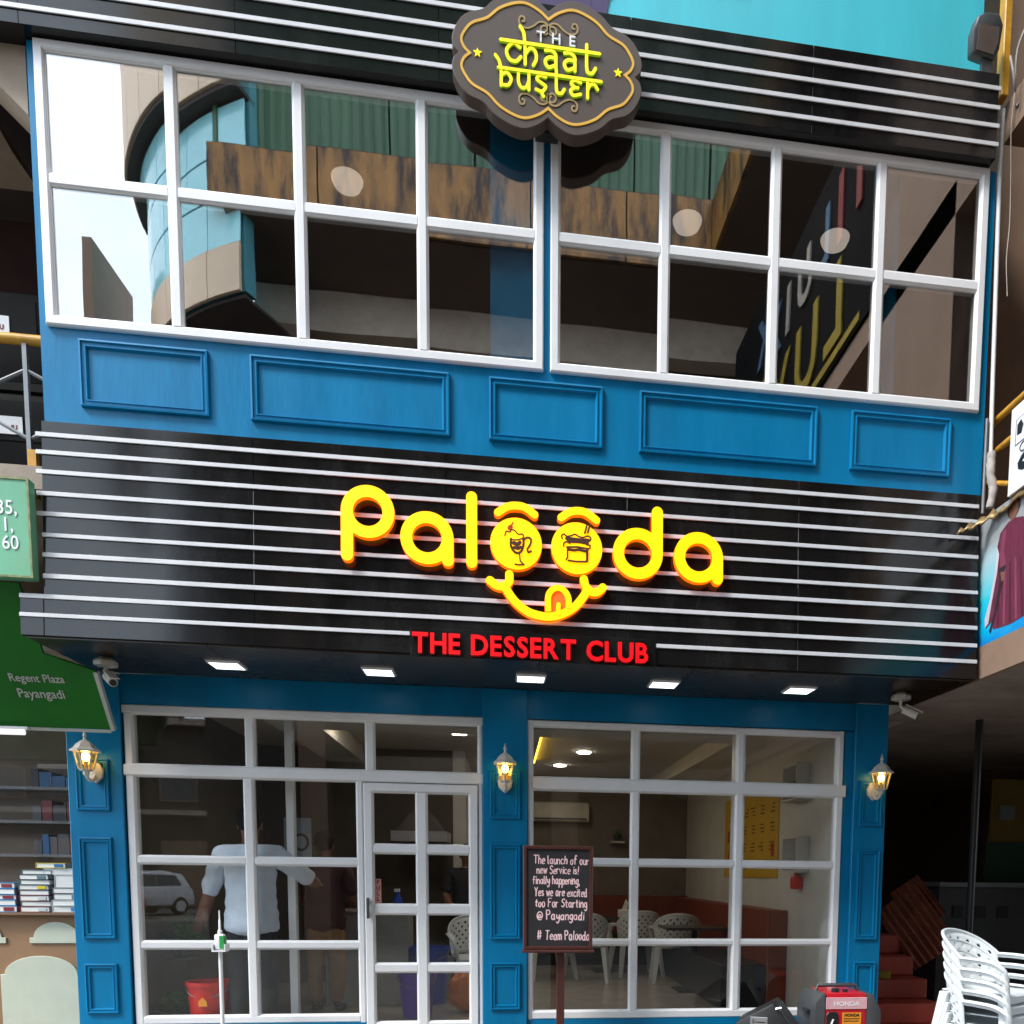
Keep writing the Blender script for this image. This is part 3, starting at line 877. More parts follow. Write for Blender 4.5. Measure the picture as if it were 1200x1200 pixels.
# oval brown sign on the top fascia
cs = thing('oval_shop_sign', 'brown scalloped oval sign with lime lettering and gold border', 'sign', (0.272, -0.1, 6.165))
Q = [(0, .243), (.055, .283), (.13, .312), (.2, .305), (.29, .265), (.36, .205), (.445, .168), (.487, .125), (.512, .075), (.497, .03), (.463, 0)]
def full(q):
    quad = spline(q, 4)
    right = quad + [(x, -z) for x, z in quad[::-1][1:]]
    return right + [(-x, z) for x, z in right[::-1][1:-1]]
bord = full(Q)
OUT = [(0, .292), (.06, .338), (.135, .368), (.215, .36), (.315, .315), (.385, .255), (.475, .222), (.532, .165), (.566, .085), (.557, .03), (.527, 0)]
outl = full(OUT)
yS = -0.40
MB().prism([(a+0.272, c+6.165) for a, c in outl], yS, yS+0.09).build('board', SIGNBR, cs, bevel=0.003)
MB().ribbon([(a+0.272, c+6.165) for a, c in bord], 0.014, yS-0.005, yS-0.0004, closed=True).build('border_line', GOLD, cs)
q = MB().box(0.05, 0.09, yS+0.092, -0.299, 6.0, 6.3).box(0.45, 0.49, yS+0.092, -0.299, 6.0, 6.3)
q.box(0.20, 0.34, yS+0.092, -0.23, 5.86, 5.92)
q.build('bracket', BLK, cs)
def star(cx, cz, r):
    return [(cx+(r if i % 2 == 0 else r*.42)*math.sin(PI*i/5), cz+(r if i % 2 == 0 else r*.42)*math.cos(PI*i/5)) for i in range(10)]
for X in (-0.146, 0.692):
    MB().prism(star(X, 6.172, 0.026), yS-0.007, yS-0.0004).build('star', LIME, cs)
def swirl(sx_, sz_):
    main = spline([(0.018, .175), (0.006, .19), (0.016, .207), (0.04, .2), (0.045, .175), (0.025, .158), (.002, .168)], 4)
    m2 = spline([(0.002, .168), (0.0, .2), (0.02, .222), (.055, .222), (.09, .195), (.125, .18), (.16, .185), (.175, .21), (.165, .238), (.145, .235), (.143, .215), (.155, .212)], 4)
    st = [[(0.272+sx_*a, 6.165+sz_*c) for a, c in main], [(0.272+sx_*a, 6.165+sz_*c) for a, c in m2]]
    mb = MB()
    for i, s_ in enumerate(st): mb.ribbon(s_, 0.010, yS-0.004-0.0006*i, yS-0.0004, cap=2)
    mb.build('swirl', GOLDD, cs)
for a in (1, -1):
    for c in (1, -1): swirl(a, c)
for ch, X in (('T', 0.226), ('H', 0.318), ('E', 0.413)):
    mb = MB(); put_text(mb, ch, 0.083, X, yS-0.006, 6.276, ext=0.005, bold=0.001, align='CENTER'); mb.build('letter', WLET, cs)
# stroke letters hanging from a head line; unit box: x 0..1, z 0 (foot) .. 1 (head line)
GL = {
 'c': [spline([(.9, .78), (.5, .95), (.1, .6), (.25, .2), (.65, .12), (.95, .35)], 5)],
 'h': [spline([(-.25, 1.75), (-.05, 1.5), (.02, 1.1), (.05, .6), (.05, .05)], 4), spline([(.05, .5), (.35, .8), (.65, .7), (.72, .35), (.55, .05)], 5)],
 'a': [spline([(.12, .82), (.45, .85), (.72, .7), (.75, .4), (.75, .05)], 5), spline([(.75, .5), (.35, .52), (.1, .32), (.3, .05), (.75, .2)], 5)],
 't': [[(.3, 1.35), (.3, .8), (.3, .35)], spline([(.3, .35), (.38, .08), (.65, .05), (.85, .3)], 5)],
 'b': [spline([(-.3, 1.7), (-.05, 1.4), (.08, .9), (.08, .05)], 4), spline([(.08, .6), (.45, .8), (.75, .5), (.55, .12), (.08, .1)], 5)],
 'u': [spline([(.08, .98), (.08, .4), (.3, .08), (.6, .15), (.78, .5)], 5), [(.78, .98), (.78, .4), (.78, .0)]],
 's': [spline([(.75, .85), (.35, .9), (.15, .68), (.45, .5), (.75, .32), (.5, .02), (.1, .1)], 5), [(.45, .02), (.5, -.1), (.6, -.25)]],
 'e': [spline([(.8, .8), (.4, .9), (.15, .7), (.45, .5), (.62, .5)], 5), spline([(.45, .5), (.12, .3), (.3, .04), (.8, .15)], 5)],
 'r': [[(.12, .98), (.12, .5), (.12, .0)], spline([(.12, .45), (.3, .75), (.6, .78), (.8, .55)], 5)],
}
def strokeword(word, x0, x1, zh, hgt, pen, heads):
    n = len(word)
    cw = (x1-x0)/n
    for i, ch in enumerate(word):
        mb = MB()
        for j, st in enumerate(GL[ch]):
            mb.ribbon([(x0+cw*i+a*cw*0.86, zh-hgt+c*hgt) for a, c in st], pen, yS-0.012-0.0007*j-0.0003*i, yS-0.0004, cap=3, side=1)
        mb.build('letter', [LIME, LIMES], cs)
    mb = MB()
    mb.ribbon([heads[0], ((heads[0][0]+heads[1][0])/2, (heads[0][1]+heads[1][1])/2), heads[1]], pen*.95, yS-0.0155, yS-0.0004, cap=1, side=1)
    mb.build('head_line', [LIME, LIMES], cs)
strokeword('chaat', 0.015, 0.585, 6.253, 0.118, 0.019, ((-0.012, 6.253), (0.58, 6.253)))
strokeword('buster', -0.015, 0.60, 6.100, 0.098, 0.018, ((-0.026, 6.101), (0.592, 6.101)))

cs.location = (0.281, 0.08, 6.319); cs.scale = (1.032, 1.0, 1.032)

# ================================================================= LAMPS AND CAMERAS ON THE FRONT
ordn = ['leftmost', 'second from the left', 'middle', 'second from the right', 'rightmost']
for i, X in enumerate((-1.90, -0.875, 0.20, 1.185, 2.235)):
    t = thing('soffit_light', 'square white LED panel glowing in the dark soffit, %s of five' % ordn[i], 'ceiling light', (X, 0.42, 2.745), group='square lights under the soffit')
    MB().ring(X-0.11, X+0.11, 0.31, 0.53, [(0, 0), (0.004, 0.012), (0.014, 0.014), (0.014, 0.0)]).xf(Matrix(((1,0,0,0),(0,0,1,0),(0,-1,0,2.764),(0,0,0,1)))).build('rim', WHITE, t)
    MB().box(X-0.095, X+0.095, 0.325, 0.515, 2.7505, 2.763).build('diffuser', LED, t, bevel=0.003)

def lantern(X, yw, zc, ang, label):
    t = thing('wall_lantern', label, 'lamp', (X, yw, zc), (0, 0, ang), group='cream wall lanterns')
    # backplate: pointed shield on the wall
    MB().prism([(-0.03, 0.05), (0.03, 0.05), (0.058, 0.0), (0.05, -0.055), (0.0, -0.1), (-0.05, -0.055), (-0.058, 0.0)], -0.03, -0.002).build('back_plate', LANT, t, local=True, bevel=0.008, seg=2, smooth=40)
    MB().tube(spline([(0, -0.02, -0.04), (0, -0.07, -0.085), (0, -0.12, -0.07), (0, -0.135, -0.03)], 5), 0.012, 8).build('arm', LANT, t, local=True, smooth=50)
    c = (0, -0.135, 0)
    head = MB().lathe([(0.010, -0.06), (0.022, -0.045), (0.02, -0.03), (0.042, -0.02), (0.046, -0.012)], c, 6).build('lantern_foot', LANT, t, local=True)
    body = MB()
    for k in range(6):
        a0 = 2*PI*(k+.5)/6
        p0 = (c[0]+0.046*math.cos(a0), c[1]+0.046*math.sin(a0), -0.012)
        p1 = (c[0]+0.075*math.cos(a0), c[1]+0.075*math.sin(a0), 0.115)
        body.tube([p0, p1], 0.0055, 5)
    body.lathe([(0.07, 0.113), (0.098, 0.112), (0.10, 0.122), (0.076, 0.138), (0.058, 0.165), (0.03, 0.188), (0.012, 0.198), (0.009, 0.215), (0.014, 0.225), (0.006, 0.25), (0.002, 0.27)], c, 6)
    body.build('cage', LANT, t, local=True)
    for k in range(6):
        a0 = 2*PI*(k+.5)/6; a1 = 2*PI*(k+1.5)/6
        P = []
        for rr in (1.0, 0.93):
            P += [(c[0]+0.044*rr*math.cos(a0), c[1]+0.044*rr*math.sin(a0), -0.01), (c[0]+0.044*rr*math.cos(a1), c[1]+0.044*rr*math.sin(a1), -0.01),
                  (c[0]+0.072*rr*math.cos(a1), c[1]+0.072*rr*math.sin(a1), 0.112), (c[0]+0.072*rr*math.cos(a0), c[1]+0.072*rr*math.sin(a0), 0.112)]
        MB().add(P, [(0,1,2,3), (4,7,6,5), (0,4,5,1), (1,5,6,2), (2,6,7,3), (3,7,4,0)]).build('pane', AMBER, t, local=True)
    MB().lathe([(0.008, -0.01), (0.012, 0.03), (0.014, 0.045)], c, 10).build('socket', LANT, t, local=True)
    MB().ell((c[0], c[1], 0.078), 0.026, 0.026, 0.034, 12, 8).build('bulb', BULB, t, local=True, smooth=60)
    return t
lantern(-2.952, 0.84, 2.06, R(-6), 'lit cream wall lantern on the left blue column by the bookshop')
lantern(0.014, 0.83, 2.06, 0, 'lit cream wall lantern on the middle blue column above the chalkboard')
lantern(3.035, 0.84, 2.075, R(8), 'lit cream wall lantern on the right blue column by the passage')

def cctv(X, Y, Z, yaw, label):
    t = thing('security_camera', label, 'camera', (X, Y, Z), group='security cameras under the soffit')
    MB().lathe([(0.075, 0.0), (0.075, 0.03), (0.06, 0.045), (0.03, 0.06)], (X, Y, Z-0.06), 6).build('mount', LANT, t, bevel=0.003)
    d = Vector((math.sin(yaw), -math.cos(yaw), 0))
    p = Vector((X, Y, Z-0.06))
    MB().tube([p, p+Vector((0, 0, -0.045)), p+d*0.03+Vector((0, 0, -0.075))], 0.013, 8).build('arm', LANT, t, smooth=50)
    a = p+d*0.02+Vector((0, 0, -0.07)); e = p+d*0.125+Vector((0, 0, -0.125))
    MB().tube([a, e], 0.03, 10).build('housing', LANT, t, smooth=40)
    MB().tube([e-d*0.002, e+(e-a).normalized()*0.006], 0.022, 10).build('lens', BLK, t)
    n = (e-a).normalized()
    up = Vector((0, 0, 1)); side = n.cross(up).normalized(); up2 = side.cross(n)
    hood = MB(); q0 = a+up2*0.034; q1 = e+n*0.025+up2*0.034
    hood.add([q0+side*0.032, q0-side*0.032, q1-side*0.032, q1+side*0.032, q0+side*0.032+up2*0.006, q0-side*0.032+up2*0.006, q1-side*0.032+up2*0.006, q1+side*0.032+up2*0.006],
             [(0,1,2,3),(4,7,6,5),(0,4,5,1),(1,5,6,2),(2,6,7,3),(3,7,4,0)])
    hood.build('hood', LANT, t)
    return t
cctv(-2.66, 0.36, 2.764, R(40), 'cream security camera under the left end of the soffit')
cctv(3.03, 0.36, 2.764, R(65), 'cream security camera under the right end of the soffit')

# ================================================================= OPPOSITE SIDE OF THE STREET (seen mirrored in the glass)
ob = thing('opposite_building', 'building across the street with curved glass corner, mirrored in the upper windows', 'building', (0, -12, -0.2))
YB = -8.0
ZS = 10.85                       # underside of the overhanging slab
q = MB().box(-4.0, 30, -20, YB-0.05, ZS, ZS+0.3).box(3.35, 30, YB-0.05, 8.0, ZS+0.02, ZS+0.3)
q.build('overhang_slab', mat('dark_soffit', (0.11, 0.075, 0.058), 0.7, var=0.2, scale=1.0), ob)
xe = [-4.3, -2.75, -1.2, 0.35, 1.9, 3.3]
for a, c in zip(xe[:-1], xe[1:]):
    MB().box(a+0.012, c-0.012, YB, YB+0.05, ZS, ZS+0.85).build('ochre_panel', OCHRE, ob)
for a, c in zip((-8.0, -6.4, -4.8, -3.2), (-6.4, -4.8, -3.2, -1.6)):
    MB().box(3.3, 3.35, a+0.012, c-0.012, ZS+0.01, ZS+0.85).build('ochre_panel', OCHRE, ob)
MB().box(-4.0, 4.6, YB-0.5, YB-0.42, ZS+0.31, ZS+4.6).build('sheet_backing', DARK, ob)
MB().box(-4.2, 3.34, YB-0.04, YB-0.005, ZS+0.31, ZS+0.9).build('ochre_backing', DARK, ob)
for k in range(7):
    a = -4.3+k*1.27
    mb = MB(); n = 24
    V = []
    for z in (ZS+0.86, ZS+4.6):
        for i in range(n+1):
            V.append((a+0.015+1.24*i/n, YB-0.25+0.025*math.sin(i*PI/1.5)-0.1*(k % 2)*0.3, z))
    mb.add(V, [(i, i+1, n+2+i, n+1+i) for i in range(n)])
    mb.build('corrugated_sheet', GREENC, ob, solid=0.004)
# downstand beam, back wall, columns
MB().box(-4.0, 14, -10.0, -9.6, ZS-0.62, ZS-0.003).build('beam', mat('pale_beam', (0.6, 0.5, 0.4), 0.8, dirt=0.4, dirtcol=(0.3, 0.22, 0.16)), ob)
MB().box(-4.2, 30, -16.0, -15.7, -0.2, ZS).build('back_wall', DARK, ob)
MB().box(-4.2, -4.0, -16.0, -10.0, -0.2, ZS-0.65).build('side_wall', DARK, ob)
for X in (-3.6, 1.2, 6.0):
    MB().box(X-0.25, X+0.25, -10.05, -9.55, -0.2, ZS-0.63).build('column', BROWNW, ob)
MB().box(-3.9, 14, -15.69, -11.0, 3.4, 3.7).build('gallery_slab', BEIGE, ob)
MB().box(-3.9, 14, -15.69, -11.0, 7.2, 7.5).build('gallery_slab', BEIGE, ob)
# curved glass corner
TC = (-2.14, -11.64); TR = 4.0
def cyl_panel(a0, a1, z0, z1, r, m, name, par, th=0.05, n=4):
    V = []; F = []
    for rr in (r, r-th):
        for z in (z0, z1):
            for i in range(n+1):
                t = R(a0+(a1-a0)*i/n)
                V.append((TC[0]+rr*math.cos(t), TC[1]+rr*math.sin(t), z))
    k = n+1
    for i in range(n):
        F += [(i, i+1, k+i+1, k+i), (2*k+i, 3*k+i, 3*k+i+1, 2*k+i+1), (k+i, k+i+1, 3*k+i+1, 3*k+i), (i, 2*k+i, 2*k+i+1, i+1)]
    F += [(0, k, 3*k, 2*k), (n, 2*k+n, 3*k+n, k+n)]
    return MB().add(V, F).build(name, m, par, smooth=20)
cyl_panel(114, 176, 9.8, 15.6, TR-0.12, mat('tower_core', (0.10, 0.32, 0.36), 0.3), 'tower_core', ob, th=0.2, n=24)
for k in range(7):
    a0 = 114.2+k*8.8
    a1 = a0+8.6
    cyl_panel(a0, a1, 9.75, 10.4, TR, TANC, 'tan_panel', ob)
    cyl_panel(a0, a1, 12.51, 14.6, TR+0.2, TANC, 'tan_panel', ob)
    for z0 in (10.42, 11.09, 11.76):
        cyl_panel(a0, a1, z0, z0+0.64, TR-0.02, mat('cyan_glass', (0.34, 0.74, 0.78), 0.12, var=0.05, spec=0.8) if 'cyan_glass' not in MATS else MATS['cyan_glass'], 'pane', ob, th=0.02)
cyl_panel(114, 176, 12.44, 12.5, TR+0.16, DARK, 'tower_soffit', ob, th=0.4, n=24)
MB().prism([TC] + [(TC[0]+(TR-0.1)*math.cos(R(a)), TC[1]+(TR-0.1)*math.sin(R(a))) for a in range(114, 178, 4)], 9.70, 9.745, 'z').build('tower_floor', DARK, ob)
MB().box(-6.9, -6.75, -11.8, -10.2, 9.0, 11.6).build('projecting_board', mat('brown_board', (0.2, 0.12, 0.07), 0.6), ob)
MB().box(-5.8, -3.6, -16, -10.3, -0.2, 9.69).build('tower_base', DARK, ob)

# ================================================================= RIGHT WING (runs from the facade towards the viewer)
rw_ = thing('stair_wing', 'brown plastered wing at right with gallery slab and shaded passage', 'building', (5.0, 0.6, -0.2))
MB().box(3.47, 8.0, 0.6, 0.8, 3.005, 10.0).build('wall', BROWNW, rw_)
q = MB().box(3.45, 8.0, -9.0, 1.72, 2.80, 3.0)
q.box(3.45, 3.50, 1.72, 2.2, 2.80, 3.0).box(3.74, 8.0, 1.72, 2.2, 2.80, 3.0).box(3.45, 8.0, 2.2, 9.0, 2.80, 3.0)
q.build('gallery_slab', CONC, rw_)
MB().tube([(3.49, 1.74, 2.9), (3.76, 2.16, 2.9)], 0.02, 6).build('bar', BLK, rw_)
MB().box(3.43, 3.449, -9.0, 0.55, 2.79, 3.02).build('slab_edge', BROWNW, rw_)
MB().box(3.17, 8.0, 9.0, 9.2, -0.2, 2.8).build('passage_back_wall', BROWNW, rw_)
MB().box(7.8, 8.0, 0.81, 9.0, -0.2, 2.8).build('passage_side_wall', BROWNW, rw_)
MB().box(3.16, 3.3, 4.0, 9.0, -0.2, 2.8).build('passage_left_wall', BROWNW, rw_)
MB().box(3.5, 8.0, -9.0, 0.1, 6.5, 6.75).build('upper_slab', BROWNW, rw_)
MB().box(3.5, 3.7, -2.1, -0.75, 3.01, 8.8).build('pier', BROWNW, rw_)
MB().box(5.2, 5.4, -9.0, 0.55, 3.01, 6.49).build('gallery_wall', BROWNW, rw_)
# red oxide steps
st = thing('entrance_steps', 'red oxide steps climbing into the dark passage', 'steps', (3.65, 1.1, -0.2))
for k in range(5):
    MB().box(3.25, 4.06+0.0*k, 1.1+0.3*k, 2.9, -0.2+0.19*k + (0.002 if k else 0), -0.2+0.19*(k+1)).build('step', STEP, st, bevel=0.012, seg=2)
tag(MB().tube([(4.35, 1.5, -0.2), (4.35, 1.5, 2.798)], 0.035, 10).build('passage_pole', BLK, smooth=50), 'thin black steel pole under the concrete slab by the stacked chairs', 'pole')
# corrugated rusty sheets leaning in the passage
def corr(name, label, x0, y, z0, wd, hh, tilt, m):
    n = 40; V = []
    for z in (0, hh):
        for i in range(n+1):
            V.append((wd*i/n, 0.026*math.sin(i*PI/3.0), z))
    o = MB().add(V, [(i, i+1, n+2+i, n+1+i) for i in range(n)]).build(name, m, solid=0.003, smooth=60)
    o.location = (x0, y, z0); o.rotation_euler = (R(-14), R(tilt), R(-12))
    return tag(o, label, 'metal sheet')
corr('corrugated_sheet', 'rusty corrugated sheet leaning in the passage, the lower one', 4.18, 2.2, 0.40, 0.5, 0.72, -34, RUST)
corr('corrugated_sheet', 'rusty corrugated sheet leaning in the passage, the upper one', 4.33, 2.45, 0.78, 0.34, 0.5, -36, RUST)
# yellow ribbons of debris on the step
for i, (X, Y, rz) in enumerate(((3.40, 1.75, 10), (3.62, 1.74, -20))):
    o = MB().box(-0.07, 0.07, -0.05, 0.05, 0, 0.075).build('yellow_packet', YELM, bevel=0.012, seg=2)
    o.location = (X, Y, 0.374); o.rotation_euler = (0, 0, R(rz))
    tag(o, ('crumpled yellow packet on the steps next to the blue column', 'crumpled yellow packet on the steps nearer the stacked chairs')[i], 'packet')
# dark shop in the passage at far right
cb = thing('passage_cabinet', 'dark grey cabinet with a ledge in the shaded passage at right', 'cabinet', (5.0, 2.6, -0.2))
MB().box(4.62, 6.2, 2.6, 3.2, -0.2, 1.25).build('body', CHAR, cb)
MB().box(4.60, 6.2, 2.55, 3.2, 1.252, 1.30).build('ledge', GREY, cb)
for k in range(3):
    MB().box(4.78+k*0.26, 4.90+k*0.26, 2.585, 2.599, 0.92, 1.05).build('vent', BLK, cb)
yb_ = thing('yellow_board', 'ochre yellow board with a dark plate in the shaded passage', 'board', (5.9, 3.0, 1.30))
MB().box(5.42, 6.4, 3.0, 3.04, 1.302, 2.45).build('panel', mat('dull_yellow', (0.17, 0.1, 0.01), 0.6), yb_)
MB().box(5.5, 5.68, 2.97, 2.999, 2.0, 2.16).build('plate', GREY, yb_)
MB().box(5.36, 6.4, 2.96, 2.999, 1.31, 1.75).build('green_panel', mat('deep_green', (0.01, 0.05, 0.025), 0.6), yb_)

# gallery hoarding with the blue dress poster (faces the open street, perpendicular to the front)
XP = 3.46
ps = thing('fashion_poster', 'turquoise poster of a figure in a maroon dress hung along the gallery edge', 'poster', (XP, -1.0, 3.02))
MB().box(XP-0.028, XP-0.003, -2.6, 0.10, 2.985, 3.93).build('board', PBLUE, ps)
def flat_x(poly, name, m, d):      # flat print lying on the board, poly in (Y,Z)
    MB().prism(poly, XP-0.028-d, XP-0.0285, 'x').build(name, m, ps)
yy = lambda t: 0.10 - t            # distance along the board away from the facade
flat_x([(yy(a), z) for a, z in [(.33, 3.74), (.30, 3.66), (.29, 3.50), (.25, 3.33), (.19, 3.20), (.21, 3.13), (.27, 3.16), (.30, 3.1), (.38, 3.09), (.52, 3.08), (.78, 3.1), (.72, 3.35), (.66, 3.55), (.64, 3.66), (.60, 3.75), (.5, 3.78), (.42, 3.78)]], 'dress_print', mat('maroon_print', (0.13, 0.018, 0.045), 0.5, var=0.3, scale=14, stretch=(1, 6, 0.6)), 0.002)
flat_x([(yy(a), z) for a, z in [(.30, 3.66), (.285, 3.50), (.24, 3.32), (.185, 3.20), (.195, 3.14), (.235, 3.16), (.275, 3.33), (.315, 3.48), (.33, 3.6)]], 'dupatta_print', mat('pale_print', (0.55, 0.5, 0.55), 0.5), 0.003)
flat_x([(yy(a), z) for a, z in [(.33, 3.5), (.36, 3.42), (.30, 3.2), (.25, 3.1), (.27, 3.08), (.33, 3.2), (.4, 3.42), (.42, 3.5)]], 'dupatta_print', mat('dark_print', (0.02, 0.012, 0.02), 0.5), 0.004)
for k in range(7):
    a_ = .34+.06*k
    flat_x([(yy(a_), 3.5+.02*(k % 2)), (yy(a_+.018), 3.5), (yy(a_+.03+.012*k), 3.095), (yy(a_+.005+.012*k), 3.095)], 'fold_print', mat('fold_%d' % k, ((0.07, 0.01, 0.025), (0.22, 0.05, 0.09))[k % 2], 0.5), 0.0025)
flat_x([(yy(a), z) for a, z in [(.36, 3.74), (.34, 3.6), (.36, 3.47), (.40, 3.44), (.42, 3.5), (.39, 3.6), (.41, 3.74)]], 'sleeve_print', mat('sleeve_print', (0.2, 0.04, 0.08), 0.5), 0.0035)
flat_x([(yy(a), z) for a, z in [(.36, 3.47), (.38, 3.40), (.41, 3.40), (.41, 3.46)]], 'hand_print', SKIN, 0.0045)
flat_x([(yy(.48+.055*math.cos(t*PI/8)), 3.845+.07*math.sin(t*PI/8)) for t in range(16)], 'face_print', SKIN, 0.003)
flat_x([(yy(.48+.075*math.cos(t*PI/8)), 3.855+.07*math.sin(t*PI/8)) for t in range(16)], 'hair_print', mat('brown_hair_print', (0.06, 0.02, 0.01), 0.5), 0.002)
# white salon board above the golden flap
sb = thing('salon_board', 'white board with black hair and lips drawings on the yellow railing', 'sign', (XP, -0.6, 4.0))
MB().box(XP-0.05, XP-0.025, -1.6, -0.33, 3.94, 4.50).build('board', WHITE, sb)
def sal(poly, name, m=BLK, d=0.002):
    poly = [(a-0.16, 3.94+(z-4.02)*0.667) for a, z in poly]
    MB().prism(poly, XP-0.05-d, XP-0.0505, 'x').build(name, m, sb)
sal([(-0.23, 4.47), (-0.23, 4.72), (-0.9, 4.72), (-0.9, 4.47)], 'picture_frame', CHAR, 0.002)
sal([(-0.238, 4.478), (-0.238, 4.712), (-0.892, 4.712), (-0.892, 4.478)], 'picture_ground', WHITE, 0.003)
sal([(-0.25, 4.56), (-0.25, 4.66), (-0.29, 4.69), (-0.32, 4.62), (-0.30, 4.55)], 'hair_print', BLK, 0.004)
sal([(-0.33, 4.50), (-0.36, 4.62), (-0.40, 4.66), (-0.43, 4.52), (-0.38, 4.49)], 'hair_print', BLK, 0.004)
MB().tube([(XP-0.052, -0.50+0.05*math.cos(t*PI/8), 4.20+0.03*math.sin(t*PI/8)) for t in range(16)], 0.004, 5, closed=True).build('ring_print', CHAR, sb)
sal([(-0.27, 4.28), (-0.31, 4.33), (-0.36, 4.36), (-0.5, 4.37), (-0.5, 4.32), (-0.36, 4.30), (-0.32, 4.27), (-0.36, 4.24), (-0.5, 4.25), (-0.5, 4.17), (-0.33, 4.18), (-0.28, 4.22)], 'lips_print')
mb = MB()
put_text(mb, 'OT', 0.05, 0, 0, 0, ext=0.0005)
mb.xf(Matrix.Translation((XP-0.0525, -0.56, 4.185)) @ Matrix.Rotation(R(-90), 4, 'Z')).build('lettering', CHAR, sb)
# yellow rail of the gallery
rl = thing('gallery_railing', 'yellow pipe railing along the gallery at the right edge', 'railing', (XP, -1.0, 3.9))
for z in (4.62, 4.40):
    MB().tube([(XP+0.05, 0.35 if z > 4.5 else 0.3, z + (0.0)), (XP+0.05, -2.5, z)], 0.024, 8).build('rail', YELP, rl, smooth=60)
for Y in (0.3, -0.95, -2.2):
    MB().tube([(XP+0.05, Y, 3.0), (XP+0.05, Y, 4.62)], 0.022, 8).build('post', YELP, rl, smooth=60)
MB().tube([(XP+0.02, 0.28, 4.3), (XP+0.02, -0.4, 4.0)], 0.018, 8).build('brace', YELP, rl, smooth=60)
# bent golden flashing strip
mb = MB(); V = []; n = 30
fpath = spline([(3.20, -0.07, 3.775), (3.30, -0.09, 3.83), (3.40, -0.16, 3.865), (3.425, -0.35, 3.88), (3.425, -0.8, 3.90), (3.425, -1.7, 3.92)], 6)
for i, p_ in enumerate(fpath):
    wz = 0.02*math.sin(i*1.7)+0.012*math.sin(i*.7)
    k_ = min(1.0, 0.25+i*0.12)
    V += [(p_[0]-0.03*k_, p_[1]-0.01, p_[2]-0.018*k_+wz*.5), (p_[0]+0.02*k_, p_[1]+0.012, p_[2]+0.04*k_+wz)]
mb.add(V, [(2*i, 2*i+1, 2*i+3, 2*i+2) for i in range(len(fpath)-1)])
tag(mb.build('metal_flashing', FLAP, solid=0.012, smooth=40), 'bent brown metal flashing strip sticking out above the turquoise poster', 'flashing')
# pipes and cables on the right edge of the front
tag(MB().tube(spline([(3.415, -0.02, 6.62), (3.425, 0.0, 6.2), (3.44, 0.0, 5.4), (3.447, -0.01, 4.7), (3.45, -0.02, 4.35)], 5), 0.016, 8).build('conduit_pipe', WHITE, smooth=60), 'white plastic conduit running down beside the upper windows', 'pipe')
tag(MB().tube([(3.41, -0.02, 4.6), (3.405, -0.03, 3.95)], 0.012, 8).build('drain_pipe', GREY, smooth=60), 'thin dark grey pipe beside the blue band at right', 'pipe')
tag(MB().tube(spline([(3.44, -0.05, 4.36), (3.435, -0.06, 4.2), (3.455, -0.07, 4.1), (3.44, -0.06, 3.98)], 6), [0.03, 0.034, 0.03, 0.036, 0.03, 0.033, 0.03, 0.028, 0.034, 0.03, 0.034, 0.03, 0.034, 0.032, 0.03, 0.028, 0.03, 0.03, 0.028], 8).build('wrapped_cable', mat('dirty_wrap', (0.42, 0.38, 0.34), 0.8, var=0.3, scale=20), smooth=60), 'grey cloth-wrapped cable bundle beside the yellow railing', 'cable')
tag(MB().tube(spline([(3.48, -0.05, 6.75), (3.47, -0.04, 6.5), (3.485, -0.04, 6.2), (3.50, -0.03, 5.9), (3.49, -0.03, 5.66), (3.51, -0.03, 5.42)], 5), 0.004, 6).build('loose_cable', CABLE, smooth=60), 'thin loose cable hanging against the brown wall', 'cable')
tag(MB().tube(spline([(3.38, -0.14, 6.85), (3.40, -0.16, 6.72), (3.44, -0.12, 6.66), (3.43, -0.14, 6.9), (3.50, -0.2, 7.1), (3.62, -0.25, 7.4)], 5), 0.008, 6).build('tangled_cable', CABLE, smooth=60), 'tangle of cable at the top right corner of the black fascia', 'cable')
tag(MB().box(3.42, 3.475, 0.02, 0.1, 6.75, 8.6).build('yellow_post', YELP, bevel=0.006), 'yellow post rising beside the floodlight', 'post')
tag(MB().tube([(3.50, -0.05, 6.62), (4.1, -0.6, 7.35)], 0.022, 8).build('slanting_bar', WOODR, smooth=60), 'dark red bar slanting across the top right corner', 'bar')
# flood light
fl = thing('flood_light', 'grey flood light mounted on the black fascia at the top right', 'flood light', (3.25, -0.02, 6.77))
q = MB().prism([(-0.09, -0.1), (0.07, -0.125), (0.1, -0.06), (0.105, 0.07), (0.07, 0.125), (-0.02, 0.13), (-0.085, 0.1), (-0.105, 0.02)], -0.04, 0.05)
q.xf(Matrix.Translation((3.25, -0.03, 7.03)) @ Matrix.Rotation(R(12), 4, 'X')).build('housing', CHAR, fl, bevel=0.015, seg=2, smooth=40)
MB().prism([(-0.07, -0.085), (0.055, -0.1), (0.08, -0.03), (0.075, 0.05), (-0.07, 0.05)], -0.047, -0.0405).xf(Matrix.Translation((3.25, -0.03, 7.03)) @ Matrix.Rotation(R(12), 4, 'X')).build('lens', mat('dusty_glass', (0.13, 0.1, 0.09), 0.25), fl)
MB().box(3.24, 3.31, -0.03, 0.0, 6.78, 6.93).build('bracket', CHAR, fl)
